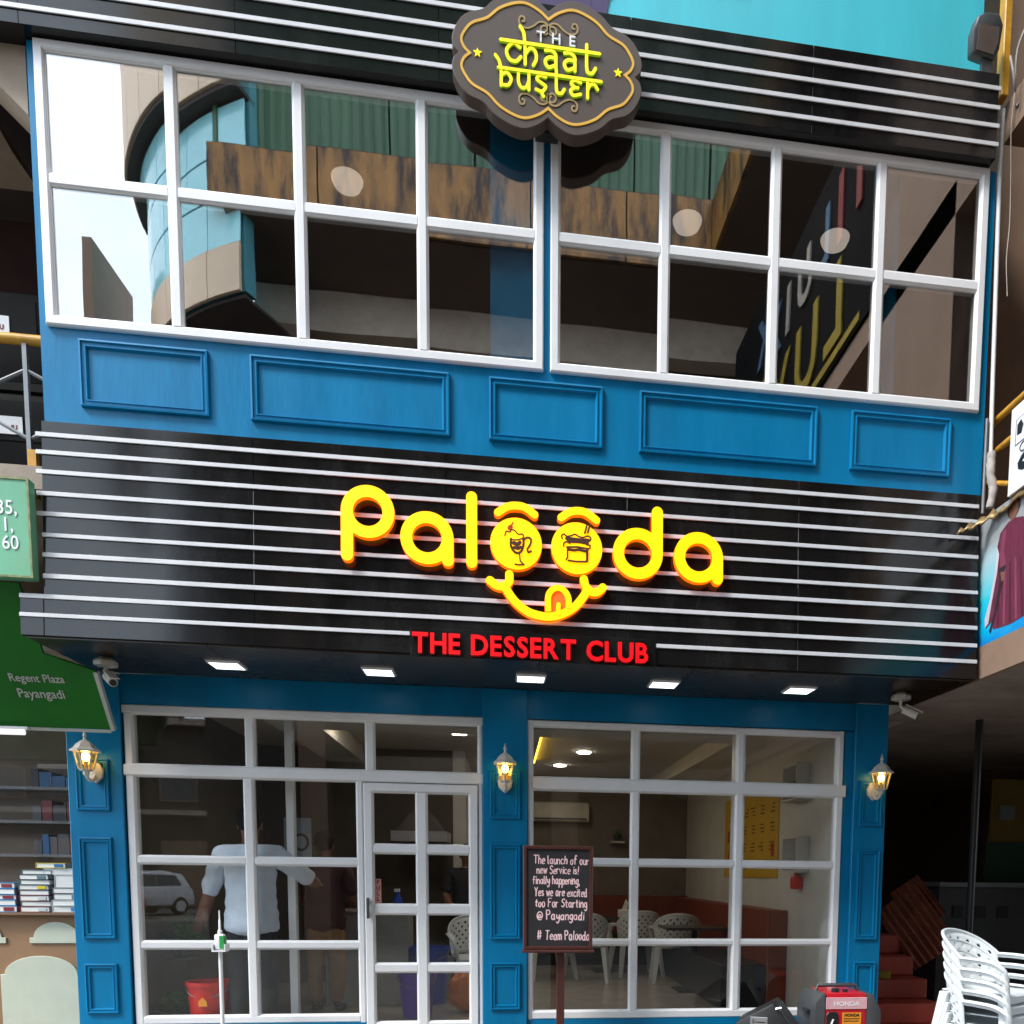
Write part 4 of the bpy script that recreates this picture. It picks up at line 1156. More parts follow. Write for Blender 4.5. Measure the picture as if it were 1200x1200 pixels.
# hoarding above the roof
hb = thing('roof_hoarding', 'turquoise painted hoarding above the black top fascia', 'hoarding', (0.5, 0.35, 6.78))
MB().box(0.6, 3.43, 0.33, 0.42, 6.78, 9.5).build('panel', TEAL, hb)
MB().box(-4.5, 0.599, 0.33, 0.42, 6.78, 9.5).build('panel', PURPLE, hb)
MB().prism([(0.6, 6.78), (0.62, 6.78), (0.72, 7.25), (1.5, 8.0), (1.5, 9.5), (0.6, 9.5)], 0.322, 0.3295).build('purple_print', PURPLE, hb)
for k in range(3):
    MB().box(1.25+k*0.155, 1.36+k*0.155, 0.312, 0.3215, 7.40+0.012*k, 7.7).build('letter', PURPLE, hb)
# colourful sign along the wing, only mirrored in the windows
ws = thing('wing_letter_sign', 'row of coloured letters along the right wing, mirrored in the upper right windows', 'sign', (3.5, -5, 6))
MB().box(3.47, 3.51, -7.0, -2.15, 6.76, 8.9).build('board', mat('black_board', (0.008, 0.0075, 0.0075), 0.9, spec=0.05), ws)
for i, (ch, m_, sz_, Y, z) in enumerate((('L', YELM, 1.15, -3.0, 6.95), ('U', YELM, 1.15, -3.75, 6.95), ('X', YELM, 1.15, -4.75, 6.95), ('I', REDM, 0.95, -2.5, 7.95), ('I', REDM, 0.95, -3.0, 7.95), ('L', BLUM, 0.8, -3.4, 8.0), ('U', CABLE, 0.8, -4.0, 8.0), ('I', CABLE, 0.8, -4.8, 8.0), ('X', BLUM, 0.8, -5.2, 8.0))):
    mb = MB(); put_text(mb, ch, sz_, 0, 0, 0, ext=0.01, bold=0.02)
    mb.xf(Matrix.Translation((3.455, Y, z)) @ Matrix.Rotation(R(-90), 4, 'Z')).build('letter', m_, ws)
MB().box(3.455, 3.468, -6.6, -2.6, 6.8, 6.88).build('underline', YELM, ws)

# ================================================================= LEFT NEIGHBOUR
bs = thing('book_shop_building', 'shaded neighbouring bookshop and balcony at the left edge', 'building', (-4.4, 1.3, -0.2))
MB().box(-7.0, -3.158, 1.32, 1.40, -0.2, 0.97).build('front_counter', TAN, bs)
MB().box(-7.0, -3.158, 1.25, 1.75, 0.972, 0.992).build('counter_top', mat('counter_edge', (0.22, 0.13, 0.08), 0.4), bs)
def archp(x0, x1, z0, zs, top):
    r = (x1-x0)/2
    return [(x0, z0), (x1, z0), (x1, zs)] + [((x0+x1)/2+(r-0.03)*math.cos(R(a)), zs+(top-zs)*math.sin(R(a))) for a in range(0, 181, 12)] + [(x0, zs)]
for x0, x1, z0, zs_, zt_ in ((-3.705, -3.31, 0.745, 0.79, 0.915), (-4.25, -3.875, 0.745, 0.79, 0.915), (-3.93, -3.335, -0.15, 0.50, 0.645), (-4.65, -4.05, -0.15, 0.50, 0.645)):
    MB().prism(archp(x0, x1, z0, zs_, zt_), 1.305, 1.3195).build('arched_panel', CRM, bs, bevel=0.003)
MB().box(-7.0, -3.158, 4.2, 4.3, -0.2, 3.2).build('back_wall', BROWN_IN, bs)
for z in (1.45, 1.8, 2.15):
    MB().box(-6.5, -3.3, 3.8, 4.19, z, z+0.03).build('shelf', GREY, bs)
MB().box(-7.0, -3.0, 1.3, 6.0, 3.0, 3.3).build('slab', CONC, bs)
MB().box(-3.6, -3.52, 3.0, 3.08, 0.0, 3.0).build('post', BROWN_IN, bs)
pane = MB().box(-7.0, -3.16, 1.52, 1.526, 0.994, 2.9).build('pane', G_LO, bs)
MB().box(-7.0, -2.86, 2.4, 2.6, 3.3, 9.0).build('upper_wall', mat('dark_red_wall', (0.05, 0.016, 0.014), 0.7, var=0.2), bs)
MB().box(-7.0, -2.83, -0.05, 0.55, 6.30, 6.7).build('upper_slab', BEIGE, bs)
MB().box(-7.0, -2.86, 0.56, 2.39, 6.76, 6.9).build('back_slab', DARK, bs)
MB().prism([(-3.3, 6.3), (-2.83, 6.3), (-2.83, 5.86)], 0.05, 0.4).build('haunch', BEIGE, bs)
MB().prism([(-4.2, 6.14), (-3.27, 6.14), (-3.42, 6.42), (-4.2, 6.6)], 0.75, 1.1).build('beam', BEIGE, bs)
MB().tube([(-3.02, 1.2, 6.3), (-3.02, 1.2, 5.9), (-2.8, 1.2, 5.9)], 0.02, 8).build('pipe', GREY, bs)
# books
bookm = [mat('book_%d' % i, c, 0.35, var=0.1) for i, c in enumerate([(0.03, 0.16, 0.4), (0.03, 0.22, 0.5), (0.12, 0.13, 0.15), (0.2, 0.02, 0.03), (0.05, 0.06, 0.08), (0.7, 0.55, 0.02), (0.5, 0.55, 0.55), (0.1, 0.2, 0.22)])]
def stack(x0, x1, y0, specs, title, jig=0.008):
    z = 0.993
    n = len(specs)
    names = ['lowest', 'second', 'third', 'fourth', 'fifth', 'sixth', 'seventh', 'eighth', 'ninth']
    for i, (th, ci, dx, colname) in enumerate(specs):
        j = rnd.uniform(-jig, jig)
        bk = thing('book', '%s book, %s from the bottom of %s' % (colname, names[i] if i else 'first', title), 'book', (x0+j+dx, y0, z), (0, 0, R(rnd.uniform(-2.5, 2.5))), group='books stacked in the left shop window')
        wd = x1-x0
        q = MB().box(0, wd, 0, 0.2, 0, 0.004).box(0, wd, 0, 0.2, th-0.004, th).box(0, 0.004, 0.0, 0.2, 0.004, th-0.004)
        q.build('cover', bookm[ci], bk, local=True)
        MB().box(0.006, wd-0.006, 0.004, 0.196, 0.0042, th-0.0042).build('pages', PAPER, bk, local=True)
        if th > 0.038 and i % 2 == 0:
            MB().box(wd*0.62, wd*0.9, -0.0015, 0.0035, th*0.2, th*0.75).build('spine_label', bookm[(ci+3) % 8], bk, local=True)
        z += th+0.001
stack(-4.02, -3.762, 1.27, [(0.05, 0, 0, 'blue'), (0.045, 1, 0, 'blue'), (0.04, 0, .004, 'blue'), (0.045, 1, 0, 'blue'), (0.045, 0, 0, 'pale blue')], 'the leftmost bookshop stack')
stack(-3.742, -3.525, 1.27, [(0.045, 3, 0, 'maroon'), (0.04, 2, 0, 'grey'), (0.045, 3, .003, 'maroon'), (0.04, 4, 0, 'dark'), (0.04, 2, 0, 'grey'), (0.038, 7, 0, 'teal'), (0.04, 4, 0, 'dark'), (0.035, 7, .03, 'teal')], 'the middle bookshop stack')
stack(-3.508, -3.29, 1.27, [(0.05, 6, 0, 'pale'), (0.045, 6, 0, 'pale'), (0.05, 4, 0, 'dark'), (0.045, 2, .01, 'grey'), (0.1, 6, .03, 'thick pale'), (0.05, 6, -.06, 'pale'), (0.04, 5, -.11, 'yellow')], 'the bookshop stack beside the blue column')
dl = thing('shop_downlight', 'glowing round downlight in the bookshop ceiling', 'ceiling light', (-3.72, 2.0, 2.96))
MB().lathe([(0.10, 0), (0.10, 0.02)], (-3.72, 2.0, 2.975), 16).build('lens', LEDD, dl)
MB().lathe([(0.115, 0.0), (0.125, 0.01)], (-3.72, 2.0, 2.989), 16).build('rim', WHITE, dl)
# shelf goods
shm = [bookm[3], bookm[2], bookm[6], bookm[4], bookm[0], ORNG]
for z in (1.48, 1.83, 2.18):
    X = -4.9
    sgd = MB(); 
    while X < -3.45:
        wd = rnd.uniform(0.05, 0.14); sgd.cur = rnd.randrange(6)
        sgd.box(X, X+wd-0.01, 3.85, 4.1, z+0.001, z+rnd.uniform(0.1, 0.24)); X += wd
    o = sgd.build('shelf_goods', shm); tag(o, 'row of small goods on the bookshop shelf, %s shelf' % {1.48: 'lowest', 1.83: 'middle', 2.18: 'top'}[z], 'goods', kind='stuff')
# pale green board
gb = thing('phone_number_board', 'pale green signboard with white digits at the left edge', 'sign', (-3.6, -0.1, 3.1))
MB().box(-4.6, -2.845, -0.13, -0.06, 3.105, 3.69).build('board', LGREEN, gb, bevel=0.004)
MB().ring(-4.6, -2.845, 3.105, 3.69, [(0, -0.128), (0, -0.136), (0.012, -0.136), (0.014, -0.1305)]).build('frame', mat('rusty_edge', (0.2, 0.24, 0.1), 0.6, var=0.4, scale=20), gb)
for s_, z, X in (('35,', 3.475, -2.915), ('11,', 3.375, -2.94), ('60', 3.27, -2.915)):
    mb = MB(); put_text(mb, s_, 0.115, X, -0.1335, z, ext=0.001, bold=0.0008, align='RIGHT', sx=0.85); mb.build('lettering', WLET, gb)
# dark green leaning board
aw = thing('address_board', 'dark green leaning signboard with grey lettering below the pale green board', 'sign', (-3.5, 0.2, 2.3))
A0 = Vector((0, -0.04, 3.10)); A1 = Vector((0, 0.5, 2.305))
dirn = (A1-A0); LN = dirn.length; dirn.normalize()
AM = Matrix.Translation(A1) @ Matrix.Rotation(math.atan2(-(A0.y-A1.y), (A0.z-A1.z)), 4, 'X')
def aloc(mb): return mb.xf(AM)
zcut = LN*0.56
poly = [(-5.0, 0), (-2.69, 0), (-2.69, zcut-0.12), (-2.975, zcut-0.02), (-2.975, LN), (-5.0, LN)]
aloc(MB().prism(poly, 0, 0.02)).build('board', DGREEN, aw)
aloc(MB().box(-2.70, -2.675, -0.012, 0.025, -0.005, zcut-0.13)).build('edge_strip', SILV, aw)
aloc(MB().box(-5.0, -2.702, -0.012, 0.0, -0.02, -0.002)).build('edge_strip', SILV, aw)
for s_, X, z in (('Regent Plaza', -3.24, 0.325), ('Payangadi', -3.22, 0.215)):
    mb = MB(); put_text(mb, s_, 0.078 if 'R' in s_ else 0.088, X, -0.003, z, ext=0.001, bold=0.0006, sx=0.86); aloc(mb).build('lettering', SILV, aw)
tl = thing('tube_light', 'white tube light under the dark green board', 'tube light', (-3.4, 0.47, 2.27))
MB().tube([(-4.2, 0.465, 2.262), (-3.24, 0.465, 2.262)], 0.019, 10).build('tube', TUBEW, tl, smooth=60)
MB().box(-4.2, -3.22, 0.462, 0.50, 2.283, 2.30).build('holder', WHITE, tl)
# balcony railing and dark boxes
br = thing('balcony_railing', 'grey bar railing with yellow pipe top rail at the left edge', 'railing', (-3.3, 0.3, 3.75))
MB().tube([(-5.0, 0.3, 4.715), (-2.83, 0.3, 4.71)], 0.032, 10).build('top_rail', YELP, br, smooth=60)
MB().tube([(-5.0, 0.3, 3.91), (-2.95, 0.3, 3.91)], 0.022, 8).build('bottom_rail', YELP, br, smooth=60)
for X in (-3.035, -3.6, -4.2):
    MB().box(X-0.013, X+0.013, 0.285, 0.315, 3.88, 4.69).build('post', GREY, br)
    for z in (4.52, 4.11):
        s_ = 1 if z > 4.3 else -1
        MB().tube([(X-0.014, 0.3, z), (X-0.28, 0.3, z-0.14*s_)], 0.012, 6).build('brace', GREY, br)
        MB().tube([(X+0.014, 0.3, z), (X+0.22, 0.3, z-0.1*s_)], 0.012, 6).build('brace', GREY, br)
MB().box(-3.005, -2.955, 0.2, 0.24, 3.70, 4.0).build('bracket', YELP, br)
MBLK = mat('matt_black', (0.008, 0.008, 0.008), 0.7, spec=0.12)
def ac_box(x0, x1, y0, y1, z0, z1, label):
    t = thing('outdoor_unit', label, 'air conditioner', ((x0+x1)/2, (y0+y1)/2, z0), group='dark outdoor units behind the railing')
    MB().prism([(x0, z0), (x1, z0), (x1, z1-0.1), (x1-0.07, z1), (x0, z1)], y0, y1).build('case', MBLK, t, bevel=0.015, seg=2, smooth=40)
    MB().box(x0+0.03, x1-0.1, y0-0.006, y0-0.001, z0+(z1-z0)*0.45, z1-0.05).build('front_panel', MBLK, t, bevel=0.002)
    MB().box(x1-0.42, x1-0.265, y0-0.012, y0-0.0065, z0+(z1-z0)*0.52, z0+(z1-z0)*0.72).build('label_plate', WHITE, t)
    mb = MB(); put_text(mb, 'JU', 0.04, x1-0.335, y0-0.0135, z0+(z1-z0)*0.57, ext=0.0008, bold=0.002); mb.build('lettering', REDM, t)
ac_box(-3.9, -2.96, 0.52, 0.95, 4.55, 5.12, 'dark outdoor unit above the yellow rail, the upper of two')
ac_box(-3.9, -2.90, 0.50, 0.95, 3.92, 4.48, 'dark outdoor unit behind the grey bars, the lower of two')
MB_sh = MB().box(-5, -2.86, 0.49, 1.4, 4.49, 4.54); tag(MB_sh.build('unit_shelf', MBLK), 'dark metal shelf between the two outdoor units', 'shelf')
tag(MB().box(-5, -2.84, 0.1, 2.4, 3.72, 3.86).build('balcony_slab', CONC), 'concrete balcony slab behind the pale green signboard', 'slab')
tag(MB().prism([(-2.93, 4.62), (-2.84, 4.66), (-2.84, 4.25), (-2.91, 4.32)], 0.45, 0.47).build('white_board', WHITE), 'white board sliver beside the blue band at left', 'board')

# ================================================================= STREET OBJECTS
# chalkboard -------------------------------------------------------
HF = {  # single-stroke handwriting, x-height 6, ascender 10
 'T': [[(0,10),(6,10)], [(3,10),(3,0)]], 'h': [[(0,10),(0,0)], [(0,4),(1.5,6),(3.3,5.6),(3.8,3.5),(3.8,0)]], 'e': [[(0,3),(4,3.4),(3.6,5.4),(2,6),(.4,4.6),(0,2.4),(1.2,.2),(4,.6)]],
 'l': [[(0,10),(0,1),(1,0)]], 'a': [[(4,5.4),(2,6),(.3,4.4),(.2,1.6),(1.6,0),(3.6,1.4),(4,5.6)], [(4,5.6),(4,.4),(4.8,0)]], 'u': [[(0,6),(0,1.6),(1.4,0),(3.2,.8),(4,2.4)], [(4,6),(4,0)]],
 'n': [[(0,6),(0,0)], [(0,4),(1.6,6),(3.4,5.6),(4,3.4),(4,0)]], 'c': [[(4,5),(2.4,6),(.6,5),(0,2.8),(1,.4),(3,0),(4.2,1)]], 'o': [[(2,6),(.4,4.8),(0,2.6),(1.4,0),(3.2,.4),(4,3),(3.4,5.4),(2,6)]],
 'f': [[(4,9),(2.8,10),(1.6,8.6),(1.5,0)], [(0,5.6),(3.6,5.8)]], 'r': [[(0,6),(0,0)], [(0,3.8),(1.4,5.8),(3,5.6)]], 'w': [[(0,6),(1.2,0),(2.6,4.6),(4,0),(5.2,6)]], 'S': [[(4.6,8.6),(2.6,10),(.4,8.4),(1,6),(3.6,4.6),(4.4,2),(2.4,0),(0,1.2)]],
 'v': [[(0,6),(1.8,0),(3.8,6)]], 'i': [[(.5,6),(.5,0)], [(.5,8),(.6,8.3)]], 's': [[(3.4,5.2),(1.6,6),(.3,4.8),(1.8,3.2),(3.4,1.6),(1.8,0),(0,.8)]], 'y': [[(0,6),(.4,2.8),(2,2),(3.8,4)], [(4,6),(3.8,-1),(2.2,-3.4),(.4,-2.2)]],
 'p': [[(0,6),(0,-4)], [(0,5),(1.8,6),(3.8,4.6),(3.8,1.4),(2,0),(0,1)]], 'g': [[(3.8,5.4),(1.8,6),(.2,4.2),(.4,1.4),(2.2,.4),(3.8,2)], [(3.8,6),(3.8,-2),(2,-3.8),(.2,-2.6)]], 'Y': [[(0,10),(2.6,5.2)], [(5.2,10),(2.6,5.2),(2.4,0)]],
 'x': [[(0,6),(4,0)], [(4,6),(0,0)]], 't': [[(1.6,9),(1.6,1),(3,0)], [(0,6),(3.6,6.2)]], 'd': [[(3.8,5.2),(1.8,6),(.1,4),(.3,1),(2,0),(3.8,1.6)], [(3.8,10),(3.8,.4),(4.6,0)]], 'F': [[(0,0),(0,10),(4.6,10)], [(0,5.4),(3.6,5.6)]],
 'P': [[(0,0),(0,10)], [(0,9.6),(3,10),(4.8,8.2),(3.8,5.6),(0,5)]], '@': [[(5,4),(3.6,5.4),(2,4),(2.4,2),(4,2),(5,4.6)], [(5,4.6),(5.4,2),(7,2.6),(7.2,6),(5,8.4),(2,8),(0,5),(.6,1.6),(3,-.4),(6,.2)]],
 '#': [[(1.6,9.6),(.6,0)], [(4.6,9.8),(3.6,.2)], [(0,6.4),(6,6.8)], [(-.4,3),(5.6,3.4)]], 'm': [[(0,6),(0,0)], [(0,4),(1.4,6),(2.8,4.6),(2.8,0)], [(2.8,4),(4.2,6),(5.6,4.6),(5.6,0)]], ',': [[(.6,.6),(.3,-1.8)]], '!': [[(.5,10),(.5,3)], [(.5,.4),(.5,0)]],
}
def handwrite(mb, txt, x0, x1, z, hgt, y, pen, rise=0.0):
    wts = []
    for ch in txt:
        wts.append(4.2 if ch == ' ' else max(p[0] for s_ in HF[ch] for p in s_)+2.0)
    tot = sum(wts)-2.0
    u = (x1-x0)/tot
    v = hgt/10
    x = x0
    for ch, ww in zip(txt, wts):
        if ch != ' ':
            dz = rnd.uniform(-0.4, 0.4)*v; sc = rnd.uniform(0.92, 1.08); sh = rnd.uniform(-0.05, 0.12)
            for i, s_ in enumerate(HF[ch]):
                pts = [(x+(a+b_*sh)*u, z+rise*(x-x0)+b_*v*sc+dz) for a, b_ in s_]
                pts = spline(pts, 3) if len(pts) > 3 else pts
                if len(pts) == 2: pts = [pts[0], ((pts[0][0]+pts[1][0])/2, (pts[0][1]+pts[1][1])/2), pts[1]]
                mb.ribbon(pts, pen*rnd.uniform(.85, 1.15), y-0.0008-0.0004*i, y-0.0002, cap=1)
        x += ww*u
ck = thing('chalkboard_stand', 'chalkboard with pink handwriting on a red-brown post in front of the right window', 'chalkboard', (0.43, 0.45, -0.2))
yk = 0.43
MB().ring(0.146, 0.668, 0.772, 1.55, [(0, yk+0.02), (0, yk-0.012), (0.005, yk-0.016), (0.023, yk-0.016), (0.027, yk-0.008), (0.027, yk+0.02)]).build('frame', WOODR, ck)
MB().box(0.17, 0.645, yk-0.004, yk+0.01, 0.795, 1.527).build('slate', CHALK, ck)
MB().box(0.136, 0.680, yk-0.05, yk+0.02, 0.752, 0.771).build('chalk_ledge', WOODR, ck, bevel=0.003)
lines = [('The launch of our', 0.225, 0.635, 1.418, 0.062), ('new Service is!', 0.248, 0.555, 1.345, 0.056), ('finally happening,', 0.218, 0.565, 1.268, 0.058), ('Yes we are excited', 0.232, 0.622, 1.178, 0.060),
         ('too For Starting', 0.235, 0.622, 1.096, 0.060), ('@ Payangadi', 0.25, 0.60, 1.0, 0.066), ('# Team Palooda', 0.255, 0.645, 0.85, 0.07)]
for tx, xa, xb, z, hh in lines:
    mb = MB(); handwrite(mb, tx, xa, xb, z, hh, yk-0.004, 0.0078, rise=-0.012)
    mb.build('chalk_writing', PINK, ck)
MB().box(0.40, 0.46, yk+0.021, yk+0.06, -0.16, 1.3).build('post', WOODR, ck, bevel=0.003)
MB().box(0.25, 0.61, yk-0.13, yk+0.21, -0.2, -0.161).build('foot', WOODR, ck, bevel=0.004)

# hand sanitizer stand --------------------------------------------
sz = thing('sanitizer_stand', 'white pole stand holding a green-labelled sanitizer bottle before the left window', 'sanitizer stand', (-2.03, 0.5, -0.2))
MB().tube([(-2.03, 0.5, -0.18), (-2.03, 0.5, 0.76)], 0.014, 10).build('pole', WHITE, sz, smooth=60)
MB().lathe([(0.16, 0), (0.16, 0.012), (0.03, 0.02), (0.02, 0.06)], (-2.03, 0.5, -0.2), 20).build('base', WHITE, sz, smooth=40)
MB().box(-2.075, -1.98, 0.45, 0.55, 0.755, 0.765).box(-2.075, -2.067, 0.45, 0.55, 0.765, 0.81).box(-1.988, -1.98, 0.45, 0.55, 0.765, 0.81).build('holder', WHITE, sz)
bt = MB().box(-2.062, -1.995, 0.47, 0.53, 0.767, 0.88).build('bottle', WHITE, sz, bevel=0.012, seg=2, smooth=40)
MB().box(-2.025, -1.9945, 0.4675, 0.532, 0.775, 0.868).build('bottle_label', GRNL, bt)
MB().lathe([(0.016, 0.88), (0.016, 0.905), (0.009, 0.91), (0.008, 0.98), (0.005, 0.985), (0.004, 1.05)], (-2.028, 0.5, 0), 10).build('pump', WHITE, bt, smooth=40)

# red generator ---------------------------------------------------
gn = thing('portable_generator', 'red and charcoal portable generator with an orange sticker below the right window', 'generator', (2.56, 0.35, -0.2))
gx0, gx1, gy0, gy1, gz = 2.325, 2.87, 0.12, 0.50, 0.475
MB().prism([(2.415, -0.17), (2.745, -0.17), (2.745, 0.37), (2.735, 0.465), (2.425, 0.465), (2.415, 0.37)], gy0, gy1).build('red_body', RED, gn, bevel=0.008, seg=2, smooth=35)
MB().prism([(gx0, -0.17), (2.4145, -0.17), (2.4145, 0.47), (2.395, 0.47), (gx0+0.01, 0.40), (gx0, 0.33)], gy0-0.006, gy1+0.004).build('end_cover', CHAR, gn, bevel=0.01, seg=2, smooth=35)
MB().prism([(2.7455, -0.17), (gx1-0.01, -0.17), (gx1-0.01, 0.33), (gx1-0.03, 0.36), (2.79, 0.46), (2.7455, 0.46)], gy0-0.006, gy1+0.004).build('end_cover', CHAR, gn, bevel=0.01, seg=2, smooth=35)
MB().box(2.417, 2.743, gy0-0.006, gy0-0.001, 0.345, 0.435).build('name_plate', mat('pink_plate', (0.72, 0.4, 0.44), 0.3), gn, bevel=0.002)
mb = MB(); put_text(mb, 'HONDA', 0.05, 2.58, gy0-0.0075, 0.37, ext=0.0006, bold=0.001, align='CENTER', sx=1.1); mb.build('lettering', WHITE, gn)
MB().prism([(2.427, 0.165), (2.515, 0.165), (2.52, 0.30), (2.50, 0.325), (2.44, 0.325), (2.42, 0.30)], gy0-0.008, gy0-0.001).build('choke_panel', BLK, gn, bevel=0.003)
MB().tube([(2.455, gy0-0.012, 0.21), (2.475, gy0-0.016, 0.27)], 0.008, 6).build('switch', WHITE, gn)
MB().box(2.55, 2.70, gy0-0.004, gy0-0.001, 0.228, 0.318).build('warning_sticker', ORST, gn)
mb = MB(); put_text(mb, 'HONDA', 0.032, 2.625, gy0-0.0052, 0.288, ext=0.0004, bold=0.0012, align='CENTER'); mb.box(2.56, 2.69, gy0-0.0052, gy0-0.0042, 0.268, 0.274).box(2.56, 2.68, gy0-0.0052, gy0-0.0042, 0.25, 0.256); mb.build('lettering', BLK, gn)
q = MB().tube([(2.40, 0.31, 0.45), (2.42, 0.31, 0.505), (2.72, 0.31, 0.505), (2.76, 0.31, 0.45)], 0.016, 8); q.build('carry_handle', CHAR, gn, smooth=60)
MB().box(2.30, 2.3245, 0.2, 0.32, 0.30, 0.33).build('cable_hook', BLK, gn)
MB().lathe([(0.03, 0.466), (0.03, 0.49), (0.02, 0.495)], (2.52, 0.2, 0), 12).lathe([(0.02, 0.466), (0.02, 0.485)], (2.6, 0.2, 0), 12).build('fuel_cap', BLK, gn)
for X in (2.37, 2.81):
    for Y in (0.16, 0.46): MB().lathe([(0.02, -0.2), (0.02, -0.171)], (X, Y, 0), 10).build('rubber_foot', BLK, gn)

# loudspeaker -----------------------------------------------------
sp = thing('loudspeaker', 'black wedge loudspeaker tilted on the ground beside the red generator', 'loudspeaker', (1.98, 0.3, -0.2), (0, 0, R(-24)))
MB().prism([(-0.24, 0.0), (0.26, 0.0), (0.30, 0.34), (0.10, 0.60), (-0.18, 0.44)], -0.19, 0.19).build('cabinet', BLK, sp, local=True, bevel=0.012, seg=2, smooth=30)
MB().box(-0.07, 0.06, -0.196, -0.1905, 0.425, 0.49).build('badge', STEEL, sp, local=True, bevel=0.002)
mb = MB(); put_text(mb, 'S', 0.04, -0.045, -0.1975, 0.443, ext=0.0005, bold=0.001, align='CENTER'); mb.box(-0.03, 0.045, -0.1978, -0.1965, 0.448, 0.456); mb.build('lettering', BLK, sp, local=True)
gr = MB().prism([(0.115, 0.56), (0.285, 0.345), (0.29, 0.36), (0.13, 0.575)], -0.17, 0.17).build('grille', CHAR, sp, local=True)
MB().tube([(0.05, -0.195, 0.2), (0.05, -0.19, 0.2001)], 0.09, 20).build('cone', CHAR, sp, local=True)
MB().tube([(0.12, -0.205, 0.56), (0.16, -0.205, 0.57)], 0.008, 6).build('latch', STEEL, sp, local=True)

# monobloc chair with perforated back ----------------------------
def holes_sheet(P, nu, nv, frac, skip):
    """P(u,v)->point; perforated sheet with a diamond hole in each inner cell"""
    mb = MB()
    V = {}
    def vid(p):
        mb.v.append(Vector(p)); return len(mb.v)-1
    G = [[vid(P(i/nu, j/nv)) for j in range(nv+1)] for i in range(nu+1)]
    for i in range(nu):
        for j in range(nv):
            c = [G[i][j], G[i+1][j], G[i+1][j+1], G[i][j+1]]
            if skip(i, j):
                mb.f.append(tuple(c)); mb.mi.append(0); continue
            uc, vc = (i+.5)/nu, (j+.5)/nv
            s_ = frac
            D = [vid(P(uc, (j+.5-s_*.5)/nv)), vid(P((i+.5+s_*.5)/nu, vc)), vid(P(uc, (j+.5+s_*.5)/nv)), vid(P((i+.5-s_*.5)/nu, vc))]
            # c0 bl, c1 br, c2 tr, c3 tl ; D0 bottom, D1 right, D2 top, D3 left
            for f_ in ((c[0], c[1], D[0]), (c[1], c[2], D[1]), (c[2], c[3], D[2]), (c[3], c[0], D[3]), (c[1], D[1], D[0]), (c[2], D[2], D[1]), (c[3], D[3], D[2]), (c[0], D[0], D[3])):
                mb.f.append(f_); mb.mi.append(0)
    return mb
def make_chair(name, label, group):
    t = thing(name, label, 'chair', (0, 0, 0), group=group)
    def P(u, v):
        a = (u*2-1)
        ph = R(a*84)
        top = 0.84-0.17*abs(a)**2.2
        z = 0.45+(top-0.45)*v
        k = 1+0.10*v
        return (0.245*math.sin(ph)*k, 0.03+0.19*math.cos(ph)+0.07*v*math.cos(ph), z)
    bk = holes_sheet(P, 20, 9, 0.8, lambda i, j: j in (0, 8) or i in (0, 19) or (i+j) % 2 == 0)
    bk.build('backrest', CHAIRM, t, local=True, smooth=50, solid=0.006)
    rim = [P(i/24, 1) for i in range(25)]
    MB().tube(rim, 0.011, 6).build('back_rim', CHAIRM, t, local=True, smooth=60)
    for s_ in (-1, 1):
        e = P(1 if s_ > 0 else 0, 1)
        pts = spline([e, (s_*0.285, -0.06, 0.668), (s_*0.287, -0.16, 0.655), (s_*0.275, -0.225, 0.61), (s_*0.255, -0.235, 0.52), (s_*0.245, -0.23, 0.43)], 4)
        am = MB()
        # flat band arm
        V = []
        for i, p in enumerate(pts):
            wv = 0.03
            V += [(p[0]-wv*(1 if i < len(pts)*.6 else .6), p[1], p[2]), (p[0]+wv*(1 if i < len(pts)*.6 else .6), p[1], p[2]-0.004)]
        am.add(V, [(2*i, 2*i+1, 2*i+3, 2*i+2) for i in range(len(pts)-1)])
        am.tube([(p[0], p[1], p[2]-0.008) for p in pts], 0.017, 6)
        am.build('arm', CHAIRM, t, local=True, smooth=60, solid=0.008)
    # seat
    st_ = []
    nx, ny = 8, 8
    mb = MB()
    for j in range(ny+1):
        for i in range(nx+1):
            X = (i/nx*2-1); Yv = j/ny
            wx = 0.235-0.02*Yv
            mb.v.append(Vector((X*wx, -0.23+0.43*Yv, 0.435-0.018*(1-X*X)*math.sin(PI*min(1, Yv*1.1))-0.012*(1 if j == 0 else 0))))
    for j in range(ny):
        for i in range(nx):
            k = j*(nx+1)+i
            mb.f.append((k, k+1, k+nx+2, k+nx+1)); mb.mi.append(0)
    mb.build('seat', CHAIRM, t, local=True, smooth=50, solid=0.008)
    MB().box(-0.235, 0.235, -0.236, -0.228, 0.375, 0.425).build('seat_apron', CHAIRM, t, local=True, bevel=0.003)
    for sx_ in (-1, 1):
        for sy_ in (-1, 1):
            x0, y0 = sx_*0.22, (-0.215 if sy_ < 0 else 0.17)
            x1, y1 = sx_*0.27, (-0.25 if sy_ < 0 else 0.24)
            w0, w1 = 0.03, 0.02
            V = []
            for (X, Y, Z, ww) in ((x0, y0, 0.425, w0), (x1, y1, 0.0, w1)):
                V += [(X-ww, Y-ww, Z), (X+ww, Y-ww, Z), (X+ww, Y+ww, Z), (X-ww, Y+ww, Z)]
            MB().add(V, [(3,2,1,0), (4,5,6,7), (0,1,5,4), (1,2,6,5), (2,3,7,6), (3,0,4,7)]).build('leg', CHAIRM, t, local=True, bevel=0.004)
    return t
lab = ['lowest', 'fourth from the top', 'middle one', 'second from the top', 'topmost']
ch0 = make_chair('plastic_chair', 'white plastic chair with perforated back, %s of the outdoor stack of five' % lab[0], 'stacked white plastic chairs outdoors')
cx, cy, cz = 3.47, -0.36, -0.2
